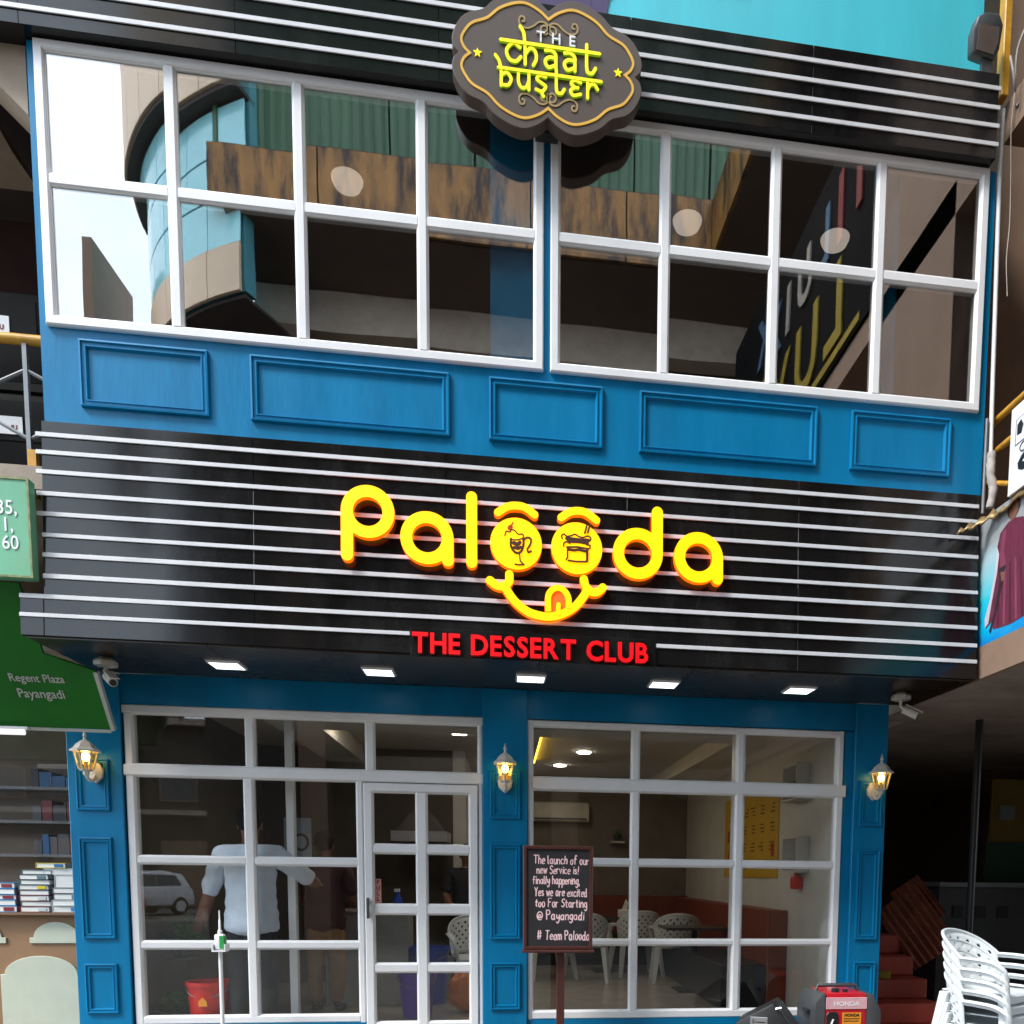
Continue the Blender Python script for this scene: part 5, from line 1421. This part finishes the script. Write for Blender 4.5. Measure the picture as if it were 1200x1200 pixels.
for k in range(5):
    c = ch0 if k == 0 else dup(ch0)
    c['label'] = 'white plastic chair with perforated back, %s of the outdoor stack of five' % lab[k]
    c.location = (cx-0.004*k, cy+0.010*k, cz+0.075*k); c.rotation_euler = (0, 0, R(34)); c.scale = (1.1, 1.1, 1.03)
# chairs at the tables indoors
spots = [(0.55, 4.9, 200, 'white chair indoors behind the chalkboard post'), (1.02, 4.7, 170, 'white chair indoors in the left light of the right window'), (1.75, 5.2, 190, 'white chair indoors left of the tissue holder table'),
         (2.15, 4.5, 175, 'white chair indoors in the right light of the right window'), (-0.28, 3.3, 15, 'white chair indoors seen through the glass door')]
for i, (X, Y, rz, lb) in enumerate(spots):
    c = dup(ch0, (X, Y, 0.0), R(rz), lb); c['group'] = 'white plastic chairs indoors'

# ================================================================= INSIDE THE GROUND FLOOR
for i, (X, Y, lb) in enumerate(((0.75, 3.0, 'right window, highest of its row'), (0.95, 4.3, 'right window, middle of three'), (0.75, 5.6, 'right window, lowest of three'), (-1.30, 2.5, 'middle left transom'),
                 (-0.45, 3.2, 'door transom, lower one'), (-0.30, 2.4, 'door transom, upper one'))):
    t = thing('downlight', 'round warm ceiling downlight seen through the %s' % lb, 'ceiling light', (X, Y, 2.77), group='round downlights indoors')
    MB().lathe([(0.078, 0), (0.078, 0.012)], (X, Y, 2.772), 18).build('lens', LEDW, t)
    MB().lathe([(0.098, 0.0), (0.10, 0.006)], (X, Y, 2.7815), 18).build('rim', WHITE, t)
# split air conditioner on the back wall
ac = thing('wall_air_conditioner', 'wide cream air conditioner on the wall behind the right window', 'air conditioner', (0.95, 6.9, 2.2))
MB().prism([(-0.22, 0.0), (-0.20, 0.27), (-0.02, 0.30), (0.0, 0.30), (0.0, 0.0), (-0.15, -0.02)], 0.42, 1.28, 'x').xf(Matrix.Translation((0, 7.148, 2.13))).build('case', ACW, ac, bevel=0.01, seg=2, smooth=40)
MB().box(0.46, 1.24, 6.915, 6.927, 2.145, 2.17).build('louvre', CHAR, ac)
# tables
def table(X, Y, lb):
    t = thing('dining_table', lb, 'table', (X, Y, 0))
    MB().box(X-0.38, X+0.38, Y-0.3, Y+0.3, 0.72, 0.75).build('table_top', mat('table_grey', (0.06, 0.06, 0.06), 0.25), t, bevel=0.005)
    MB().box(X-0.03, X+0.03, Y-0.03, Y+0.03, 0.02, 0.72).build('leg', BLK, t)
    MB().box(X-0.22, X+0.22, Y-0.22, Y+0.22, 0.0, 0.02).build('base', BLK, t)
table(2.2, 3.7, 'dark dining table by the right wall indoors')
table(1.45, 5.7, 'dark dining table near the back wall indoors')
th = thing('tissue_holder', 'white tissue holder on the dining table by the mullion', 'tissue holder', (1.62, 5.55, 0.75))
MB().box(1.55, 1.69, 5.5, 5.6, 0.752, 0.86).build('box', WHITE, th, bevel=0.01)
MB().prism([(1.6, 0.86), (1.67, 0.86), (1.69, 0.96), (1.655, 1.0), (1.63, 0.93)], 5.53, 5.57).build('tissue', PAPER, th)
bn = thing('wall_bench', 'long red-brown upholstered bench along the walls indoors', 'bench', (2.5, 4.5, 0))
MB().box(0.0, 2.82, 6.93, 7.149, 0.0, 1.02).box(2.62, 2.829, 2.25, 6.93, 0.0, 1.0).build('backrest', SEATR, bn, bevel=0.01)
MB().box(0.0, 2.6, 6.45, 6.928, 0.0, 0.45).box(2.15, 2.618, 2.25, 6.45, 0.0, 0.452).build('seat', BLK, bn, bevel=0.01)
# yellow menu poster on the right wall
mp_ = thing('menu_poster', 'yellow menu poster with dark doodles and text on the right inner wall', 'poster', (2.82, 3.6, 1.3))
MB().box(2.815, 2.8285, 2.6, 4.75, 1.32, 2.28).build('sheet', YPOST, mp_)
mb = MB()
for z in (2.1, 1.9, 1.7, 1.5):
    for k in range(6):
        Y = 2.75+k*0.33+rnd.uniform(-.04, .04)
        for j in range(3):
            h_ = 0.012
            mb.box(2.811, 2.8145, Y, Y+rnd.uniform(.06, .18), z-j*0.04, z-j*0.04+h_)
mb.build('printed_text', INK, mp_)
mb = MB()
for (Y, z) in ((2.9, 2.18), (4.5, 1.75), (4.45, 1.5), (2.72, 1.55)): mb.box(2.811, 2.8145, Y, Y+0.1, z, z+0.14)
mb.build('printed_picture', INKR, mp_)
# small plants in the wall niches and on the wall
def leafy(mb, c, n, r, up=0.5, s_=0.06):
    for i in range(n):
        a = rnd.uniform(0, 2*PI); el = rnd.uniform(0.1, 1.2)
        d = Vector((math.cos(a)*math.cos(el), math.sin(a)*math.cos(el), math.sin(el)*up+0.15))
        p = Vector(c)+d*r*rnd.uniform(.4, 1)
        sd_ = d.cross(Vector((0, 0, 1))).normalized()*s_*0.4
        t = d.normalized()*s_
        mb.add([p, p+t*.45+sd_, p+t+Vector((0, 0, -s_*.25)), p+t*.45-sd_], [(0, 1, 2, 3)])
        mb.tube([Vector(c), p], 0.0025, 4)
def pot(X, Y, Z, r, h_, lb, n=40, lr=0.12, s_=0.07, pm=POTM):
    t = thing('potted_plant', lb, 'plant', (X, Y, Z))
    MB().lathe([(r*.75, 0), (r, h_), (r*1.05, h_), (r*1.05, h_*1.08), (r*.9, h_*1.08), (r*.85, h_*.95)], (X, Y, Z), 16).build('pot', pm, t, smooth=40)
    mb = MB(); leafy(mb, (X, Y, Z+h_), n, lr, 1.0, s_); mb.build('foliage', LEAF, t)
pot(-2.62, 1.30, 0.0, 0.11, 0.16, 'small green potted plant low inside the left window', 50, 0.16, 0.09)
pot(2.765, 1.95, 2.08, 0.05, 0.10, 'tiny dark potted plant in the upper wall niche indoors', 14, 0.07, 0.04, NAVY)
pot(1.72, 7.0, 1.84, 0.06, 0.09, 'small dark plant on the back wall beside the menu poster', 16, 0.08, 0.05)
pot(0.35, 7.0, 1.55, 0.06, 0.09, 'small plant on the back wall just above the chalkboard, left one', 16, 0.1, 0.05)
pot(0.95, 7.0, 1.53, 0.06, 0.09, 'small plant on the back wall just above the chalkboard, right one', 16, 0.1, 0.05)
for X, Z in ((1.72, 1.81), (0.35, 1.52), (0.95, 1.50)):
    MB().box(X-0.1, X+0.1, 6.9, 7.149, Z, Z+0.028).build('wall_shelf', CREAM, shop)
st2 = thing('plant_stand', 'slim dark stand holding a trailing plant inside the left window', 'plant stand', (-2.62, 1.5, 0))
MB().box(-2.72, -2.52, 1.40, 1.60, 0.60, 0.62).box(-2.64, -2.60, 1.48, 1.52, 0.02, 0.60).box(-2.72, -2.52, 1.40, 1.60, 0.0, 0.02).build('stand', CHAR, st2)
pot(-2.62, 1.5, 0.622, 0.09, 0.10, 'trailing green potted plant on the slim stand inside the left window', 60, 0.17, 0.08)
ri = thing('red_ornament', 'small red ornament under the lower wall niche indoors', 'ornament', (2.78, 1.9, 1.22))
MB().box(2.74, 2.828, 1.84, 1.98, 1.22, 1.34).build('body', REDB, ri, bevel=0.02, seg=2, smooth=40)
MB().lathe([(0.02, 0), (0.02, 0.03)], (2.785, 1.91, 1.34), 10).build('knob', REDB, ri)
# buckets
def bucket(X, Y, r, h_, m_, lb, logo=False):
    t = thing('plastic_bucket', lb, 'bucket', (X, Y, 0.0))
    MB().lathe([(r*.78, 0.0), (r*.98, h_*.93), (r*1.06, h_*.93), (r*1.06, h_), (r*.98, h_), (r*.76, 0.02)], (X, Y, 0.001), 28).build('body', m_, t, smooth=40)
    MB().tube([(X+r*1.05*math.cos(R(a)), Y-r*1.0*math.sin(R(a))*0.9, h_*0.96-0.10*math.sin(R(a))) for a in range(0, 181, 12)], 0.005, 5).build('handle', GREY, t, smooth=60)
    if logo: MB().prism([(X-0.03, 0.28), (X+0.035, 0.28), (X+0.03, 0.32), (X, 0.35), (X-0.03, 0.32)], Y-r*.98-0.012, Y-r*.98).build('label', ORST, t)
bucket(-2.32, 1.14, 0.165, 0.46, REDB, 'bright red plastic bucket on the floor inside the left window', True)
bucket(-0.80, 2.1, 0.17, 0.40, PURP, 'violet plastic bucket on the floor behind the glass door')
bucket(-0.75, 2.9, 0.2, 0.58, BLUEP, 'tall blue plastic drum behind the violet bucket')
hp = thing('orange_sack', 'crumpled orange and yellow sack on the floor behind the door', 'sack', (-0.36, 2.3, 0))
mb = MB().ell((-0.36, 2.3, 0.2), 0.17, 0.14, 0.2, 16, 10)
for v in mb.v: v += Vector((rnd.uniform(-1, 1), rnd.uniform(-1, 1), rnd.uniform(-1, 1)))*0.018
mb.build('bag', ORNG, hp, smooth=30)
MB().tube([(-0.36, 2.3, 0.38), (-0.35, 2.29, 0.46)], 0.03, 8).build('neck', YELM, hp)
# serving counter and goods behind the door
ct = thing('serving_counter', 'pale serving counter with a steel tray inside the left window', 'counter', (-1.2, 3.4, 0))
MB().box(-1.75, -0.95, 2.75, 3.3, 0.0, 0.92).build('body', mat('pale_panel', (0.45, 0.45, 0.43), 0.5), ct, bevel=0.006)
MB().box(-1.78, -0.92, 2.7, 3.33, 0.922, 0.95).build('top', mat('counter_stone', (0.3, 0.27, 0.25), 0.3), ct, bevel=0.004)
sh = thing('steel_hood', 'wide steel hood hanging in the kitchen seen through the door', 'hood', (-0.85, 4.0, 1.7))
MB().box(-1.25, -0.62, 3.9, 4.5, 1.68, 1.80).build('body', STEEL, sh, bevel=0.005)
MB().prism([(-1.2, 1.80), (-0.67, 1.80), (-0.8, 2.0), (-1.05, 2.0)], 4.0, 4.5).build('canopy', mat('hood_cloth', (0.09, 0.075, 0.065), 0.7), sh)
bl = thing('blue_bottle', 'small blue spray bottle on the serving counter', 'bottle', (-1.05, 2.8, 0.95))
MB().lathe([(0.04, 0.951), (0.045, 1.06), (0.02, 1.11), (0.015, 1.14)], (-1.05, 2.82, 0), 12).build('body', BLUEP, bl, smooth=40)
MB().box(-1.08, -1.03, 2.79, 2.85, 1.14, 1.17).build('nozzle', WHITE, bl)
po = thing('hanging_notice', 'pale blue notice sheet with a dark ring hanging inside the left window', 'notice', (-1.75, 2.2, 1.35))
MB().box(-1.98, -1.74, 2.2, 2.206, 1.38, 1.82).build('sheet', mat('pale_blue_paper', (0.3, 0.36, 0.42), 0.6), po)
MB().tube([(-1.83+0.06*math.cos(t*PI/8), 2.197, 1.6+0.07*math.sin(t*PI/8)) for t in range(16)], 0.012, 6, closed=True).build('ring_print', CHAR, po)
MB().box(-1.95, -1.80, 2.197, 2.1995, 1.45, 1.47).build('printed_line', CHAR, po)
# ceiling lamps upstairs
for i, (X, Y, lb) in enumerate(((-1.13, 1.0, 'second pane column from the left'), (0.155, 1.0, 'pane just left of the centre post'), (1.42, 1.0, 'second pane column right of the centre post'), (2.62, 1.0, 'rightmost but one pane column'))):
    t = thing('globe_lamp', 'pale round ceiling lamp upstairs seen in the %s' % lb, 'lamp', (X, Y, 6.419), group='round lamps upstairs')
    MB().lathe([(0.118, 6.405), (0.118, 6.419)], (X, Y, 0), 24).build('rim', CHAR, t)
    MB().lathe([(0.02, 6.33), (0.06, 6.335), (0.095, 6.355), (0.112, 6.39), (0.114, 6.404)], (X, Y, 0), 24).build('globe', PALE, t, smooth=60)

# ================================================================= PEOPLE INDOORS
def skin_mesh(name, pts, edges, m_, parent, sub=2):
    me = bpy.data.meshes.new(name+'_cage')
    me.from_pydata([p[0] for p in pts], edges, [])
    o = bpy.data.objects.new(name+'_cage', me)
    C.objects.link(o)
    bpy.context.view_layer.objects.active = o
    o.modifiers.new('skin', 'SKIN')
    for i, p in enumerate(pts):
        r = p[1]
        me.skin_vertices[0].data[i].radius = r if isinstance(r, tuple) else (r, r)
        me.skin_vertices[0].data[i].use_root = (i == 0)
    sb_ = o.modifiers.new('sub', 'SUBSURF'); sb_.levels = sub; sb_.render_levels = sub
    dg = bpy.context.evaluated_depsgraph_get()
    me2 = bpy.data.meshes.new_from_object(o.evaluated_get(dg))
    bpy.data.objects.remove(o)
    mb = MB()
    mb.v = [v.co.copy() for v in me2.vertices]; mb.f = [tuple(p.vertices) for p in me2.polygons]; mb.mi = [0]*len(mb.f)
    return mb
def person(X, Y, face, hgt, label, arms, shirt, trous, sleeve=1.0):
    """arms: two lists (left,right of the figure) of joints shoulder->hand in units of height, figure looks along -Y before turning"""
    t = thing('person', label, 'person', (X, Y, 0.0), (0, 0, face))
    H = hgt
    def p(x, y, z, r): return ((x*H, y*H, z*H), (r[0]*H, r[1]*H) if isinstance(r, tuple) else r*H)
    pts = [p(0, 0, .50, (.085, .062)), p(0, 0, .60, (.080, .058)), p(0, .005, .72, (.095, .062)), p(0, .005, .80, (.075, .05)), p(0, 0, .845, .032), p(0, -.008, .885, .038), p(0, -.014, .93, (.045, .055)), p(0, -.006, .972, (.04, .05))]
    ed = [(0, 1), (1, 2), (2, 3), (3, 4), (4, 5), (5, 6), (6, 7)]
    for s_, A in ((1, arms[0]), (-1, arms[1])):
        k = len(pts)
        rr = [.036, .03, .027, .022, .017, .024, .017]
        for j, q in enumerate(A): pts.append(p(*q, rr[j] if j < 4 else .02))
        ed.append((3, k)); ed += [(k+j, k+j+1) for j in range(len(A)-1)]
        # fingers
        h_ = Vector(A[-1]); e_ = Vector(A[-2]); dv = (h_-e_).normalized()
        sd_ = dv.cross(Vector((0, 1, 0)))
        if sd_.length < .2: sd_ = dv.cross(Vector((0, 0, 1)))
        sd_.normalize()
        kk = len(pts)-1
        for f_, (off, ln) in enumerate(((-.014, .05), (-.005, .058), (.005, .055), (.014, .045))):
            b0 = h_+sd_*off+dv*.012; b1 = b0+dv*ln*.55+Vector((0, -.006, 0)); b2 = b0+dv*ln+Vector((0, -.016, 0))
            n = len(pts)
            pts.append(p(*b0, .0062)); pts.append(p(*b1, .0055)); pts.append(p(*b2, .0045))
            ed += [(kk, n), (n, n+1), (n+1, n+2)]
        b0 = h_+sd_*-.02-dv*.004; b1 = h_+sd_*-.034+dv*.018
        n = len(pts); pts.append(p(*b0, .007)); pts.append(p(*b1, .0055)); ed += [(kk, n), (n, n+1)]
    for s_ in (1, -1):
        k = len(pts)
        L = [(s_*.05, 0, .47, .055), (s_*.056, -.006, .28, .038), (s_*.058, .008, .17, .034), (s_*.058, .012, .05, .022), (s_*.062, -.02, .025, .024), (s_*.068, -.085, .018, .022)]
        for q in L: pts.append(p(*q))
        ed.append((0, k)); ed += [(k+j, k+j+1) for j in range(5)]
    body = skin_mesh('body', pts, ed, SKIN, t)
    # nose, ears, eyes merged into the figure
    body.ell((0, -.066*H, .925*H), .010*H, .014*H, .018*H, 8, 6)
    for s_ in (1, -1):
        body.ell((s_*.046*H, -.008*H, .925*H), .008*H, .013*H, .02*H, 8, 6)
        body.ell((s_*.018*H, -.060*H, .938*H), .008*H, .006*H, .005*H, 8, 6)
    body.ell((0, -.058*H, .898*H), .016*H, .008*H, .005*H, 8, 6)
    body.build('body', SKIN, t, local=True, smooth=80)
    hair = MB().ell((0, .004*H, .952*H), .054*H, .064*H, .058*H, 18, 12)
    for v in hair.v:
        if v.y < -.03*H and v.z < .955*H: v.y = -.03*H+(v.y+.03*H)*.1; v.x *= .93
        v += Vector((rnd.uniform(-1, 1), rnd.uniform(-1, 1), rnd.uniform(-1, 1)))*.0018*H
    hair.build('hair', HAIR, t, local=True, smooth=80)
    # shirt
    sp_ = [p(0, 0, .435, (.134, .104)), p(0, 0, .52, (.122, .09)), p(0, .002, .62, (.112, .08)), p(0, .006, .72, (.114, .078)), p(0, .005, .795, (.092, .064)), p(0, .0, .838, (.046, .044))]
    se = [(0, 1), (1, 2), (2, 3), (3, 4), (4, 5)]
    for A in arms:
        k = len(sp_)
        a0, a1, a2 = Vector(A[0]), Vector(A[1]), Vector(A[2])
        sp_.append(p(*a0, .048)); sp_.append(p(*(a0.lerp(a1, .6)), .046)); sp_.append(p(*(a1 if sleeve >= 1 else a0.lerp(a1, .9)), .042))
        se += [(4, k), (k, k+1), (k+1, k+2)]
        if sleeve > 1: sp_.append(p(*(a1.lerp(a2, .35)), .037)); se.append((k+2, k+3))
    sm_ = skin_mesh('shirt', sp_, se, shirt, t)
    for v in sm_.v:       # folds
        v += Vector((math.sin(v.z*60+v.x*25), math.sin(v.z*42-v.x*38), 0))*0.005 + Vector((0, math.sin(v.x*95+v.z*22), 0))*0.003
    sm_.build('shirt', shirt, t, local=True, smooth=80)
    tp = [p(0, 0, .56, (.092, .068)), p(0, 0, .475, (.098, .074))]
    te = [(0, 1)]
    for s_ in (1, -1):
        k = len(tp)
        for q in [(s_*.052, 0, .44, .064), (s_*.058, -.004, .28, .05), (s_*.06, .008, .16, .045), (s_*.06, .01, .05, .04)]: tp.append(p(*q))
        te.append((1, k)); te += [(k+j, k+j+1) for j in range(3)]
    tm_ = skin_mesh('trousers', tp, te, trous, t)
    for v in tm_.v: v += Vector((math.sin(v.z*50), math.sin(v.z*37+v.x*20), 0))*0.003
    tm_.build('trousers', trous, t, local=True, smooth=80)
    for s_ in (1, -1):
        MB().ell((s_*.064*H, -.04*H, .02*H), .032*H, .075*H, .022*H, 12, 8).build('shoe', BLK, t, local=True, smooth=80)
    return t
SH = .112
# figures look along -Y; the first two face away from the street (turned half round)
person(-1.98, 1.13, R(180), 1.83, 'person in a pale blue shirt seen from behind, arms apart, inside the left window',
       ([(SH, .005, .80), (.16, .01, .66), (.205, -.02, .545), (.222, -.03, .515)],
        [(-SH, .005, .80), (-.225, -.03, .705), (-.235, -.15, .68), (-.235, -.18, .675)]), SHIRT, NAVY, 1.2)
person(-1.68, 2.45, R(175), 1.70, 'person in a maroon shirt and khaki trousers at the serving counter',
       ([(SH, .005, .80), (.15, -.01, .64), (.12, -.11, .60), (.10, -.14, .61)], [(-SH, .005, .80), (-.15, -.01, .64), (-.12, -.11, .60), (-.10, -.14, .61)]), MAROON, KHAKI, 1.0)
person(-0.42, 4.15, R(8), 1.66, 'person in a black shirt holding a dark tool behind the glass door',
       ([(SH, .005, .80), (.15, -.03, .65), (.14, -.12, .70), (.13, -.15, .72)], [(-SH, .005, .80), (-.15, -.01, .64), (-.13, -.10, .58), (-.12, -.13, .57)]), NAVY, NAVY, .9)

# ================================================================= CARS IN THE STREET (mirrored in the lower glass)
def car(X, Y, rz, paint, label):
    t = thing('parked_car', label, 'car', (X, Y, -0.185), (0, 0, rz), group='cars parked across the street')
    prof = [(-1.85, .32), (-1.88, .62), (-1.78, .82), (-.95, .95), (1.35, .98), (1.78, .9), (1.86, .6), (1.84, .32)]
    roof = [(-.95, .95), (-.25, 1.42), (.75, 1.5), (1.45, 1.38), (1.72, .93)]
    b_ = MB()
    secs = [(-.78, .96), (-.70, 1.0), (.70, 1.0), (.78, .96)]
    V = []; n = len(prof)
    for w_, k in secs:
        for a, z in prof: V.append((a*k, w_, .62+(z-.62)*(k if abs(w_) > .75 else 1)))
    F = [tuple(range(n))[::-1], tuple(range(3*n, 4*n))]
    for s_ in range(3):
        for i in range(n): F.append((s_*n+i, s_*n+(i+1) % n, (s_+1)*n+(i+1) % n, (s_+1)*n+i))
    b_.add(V, F)
    b_.build('body', paint, t, local=True, bevel=0.05, seg=3, smooth=50)
    V = []; m_ = len(roof)
    for w_ in (-1, 1):
        for a, z in roof: V.append((a, w_*(.72-.12*(z-.95)/.55), z))
    cab = MB().add(V, [tuple(range(m_))[::-1], tuple(range(m_, 2*m_))] + [(i, (i+1) % m_, m_+(i+1) % m_, m_+i) for i in range(m_)])
    cab.build('cabin', paint, t, local=True, bevel=0.04, seg=2, smooth=50)
    MB().add([(-.90, -.6, 1.0), (-.90, .6, 1.0), (-.32, .54, 1.38), (-.32, -.54, 1.38)], [(0, 1, 2, 3)]).xf(Matrix.Translation((-.035, 0, .02))).build('windscreen', CARG, t, local=True)
    for s_ in (-1, 1):
        MB().add([(-.62, s_*.735, 1.0), (.3, s_*.735, 1.0), (.3, s_*.66, 1.37), (-.2, s_*.66, 1.36)], [(0, 1, 2, 3)]).build('side_window', CARG, t, local=True, solid=0.01)
        MB().add([(.36, s_*.735, 1.0), (1.3, s_*.735, 1.0), (1.15, s_*.66, 1.34), (.36, s_*.66, 1.37)], [(0, 1, 2, 3)]).build('side_window', CARG, t, local=True, solid=0.01)
        MB().ell((-.62, s_*.86, 1.0), .07, .1, .06, 10, 6).build('mirror', paint, t, local=True, smooth=60)
        MB().ell((-1.72, s_*.52, .72), .14, .16, .09, 12, 8).build('headlight', WLET, t, local=True, smooth=60)
        for a in (-1.2, 1.2):
            w_ = MB().tube([(a, s_*.62, .3), (a, s_*.8, .3)], .3, 24).build('wheel', TYRE, t, local=True, smooth=40)
            MB().tube([(a, s_*.8, .3), (a, s_*.81, .3)], .2, 16).build('rim', STEEL, w_, local=True, smooth=40)
    return t
car(-12.3, -23.2, R(-60), CARW, 'white hatchback parked across the street, mirrored in the left window')
car(-12.9, -20.6, R(160), CARR, 'red car parked across the street in front of the white hatchback')

# ================================================================= FAR SIDE OF THE STREET, LEFT (mirrored low in the glass)
def far_house(x0, x1, y, h_, m_, label, nf):
    t = thing('street_building', label, 'building', ((x0+x1)/2, y, -0.2), group='buildings across the street')
    MB().box(x0, x1, y-6, y, -0.2, h_).build('wall', m_, t)
    MB().box(x0-0.15, x1+0.15, y-6, y+0.5, h_, h_+0.25).build('roof', CONC, t)
    for f_ in range(nf):
        z = 0.2+f_*3.1
        X = x0+0.6
        while X+1.6 < x1:
            if f_ == 0:
                MB().box(X, X+1.8, y+0.002, y+0.06, -0.15, 2.5).build('shutter', BROWNW, t)
            else:
                w_ = MB().box(X, X+1.5, y+0.002, y+0.05, z+0.8, z+2.1).build('window', BROWNW, t)
                MB().box(X+0.08, X+1.42, y+0.051, y+0.06, z+0.88, z+2.02).build('pane', CARG, w_)
            X += 2.4
        if f_: MB().box(x0, x1, y+0.001, y+0.9, z+0.2, z+0.4).build('ledge', CONC, t)
far_house(-14.5, -6.2, -30, 7.2, mat('far_tan', (0.055, 0.042, 0.034), 0.8), 'tan two-storey building across the street, mirrored in the left window', 2)
far_house(-26.0, -14.8, -29, 8.4, mat('far_grey', (0.06, 0.055, 0.05), 0.8), 'grey two-storey building across the street further left', 2)
far_house(-40.0, -26.5, -26, 7.6, mat('far_brown', (0.17, 0.12, 0.09), 0.8), 'brown two-storey building across the street at the far left', 2)
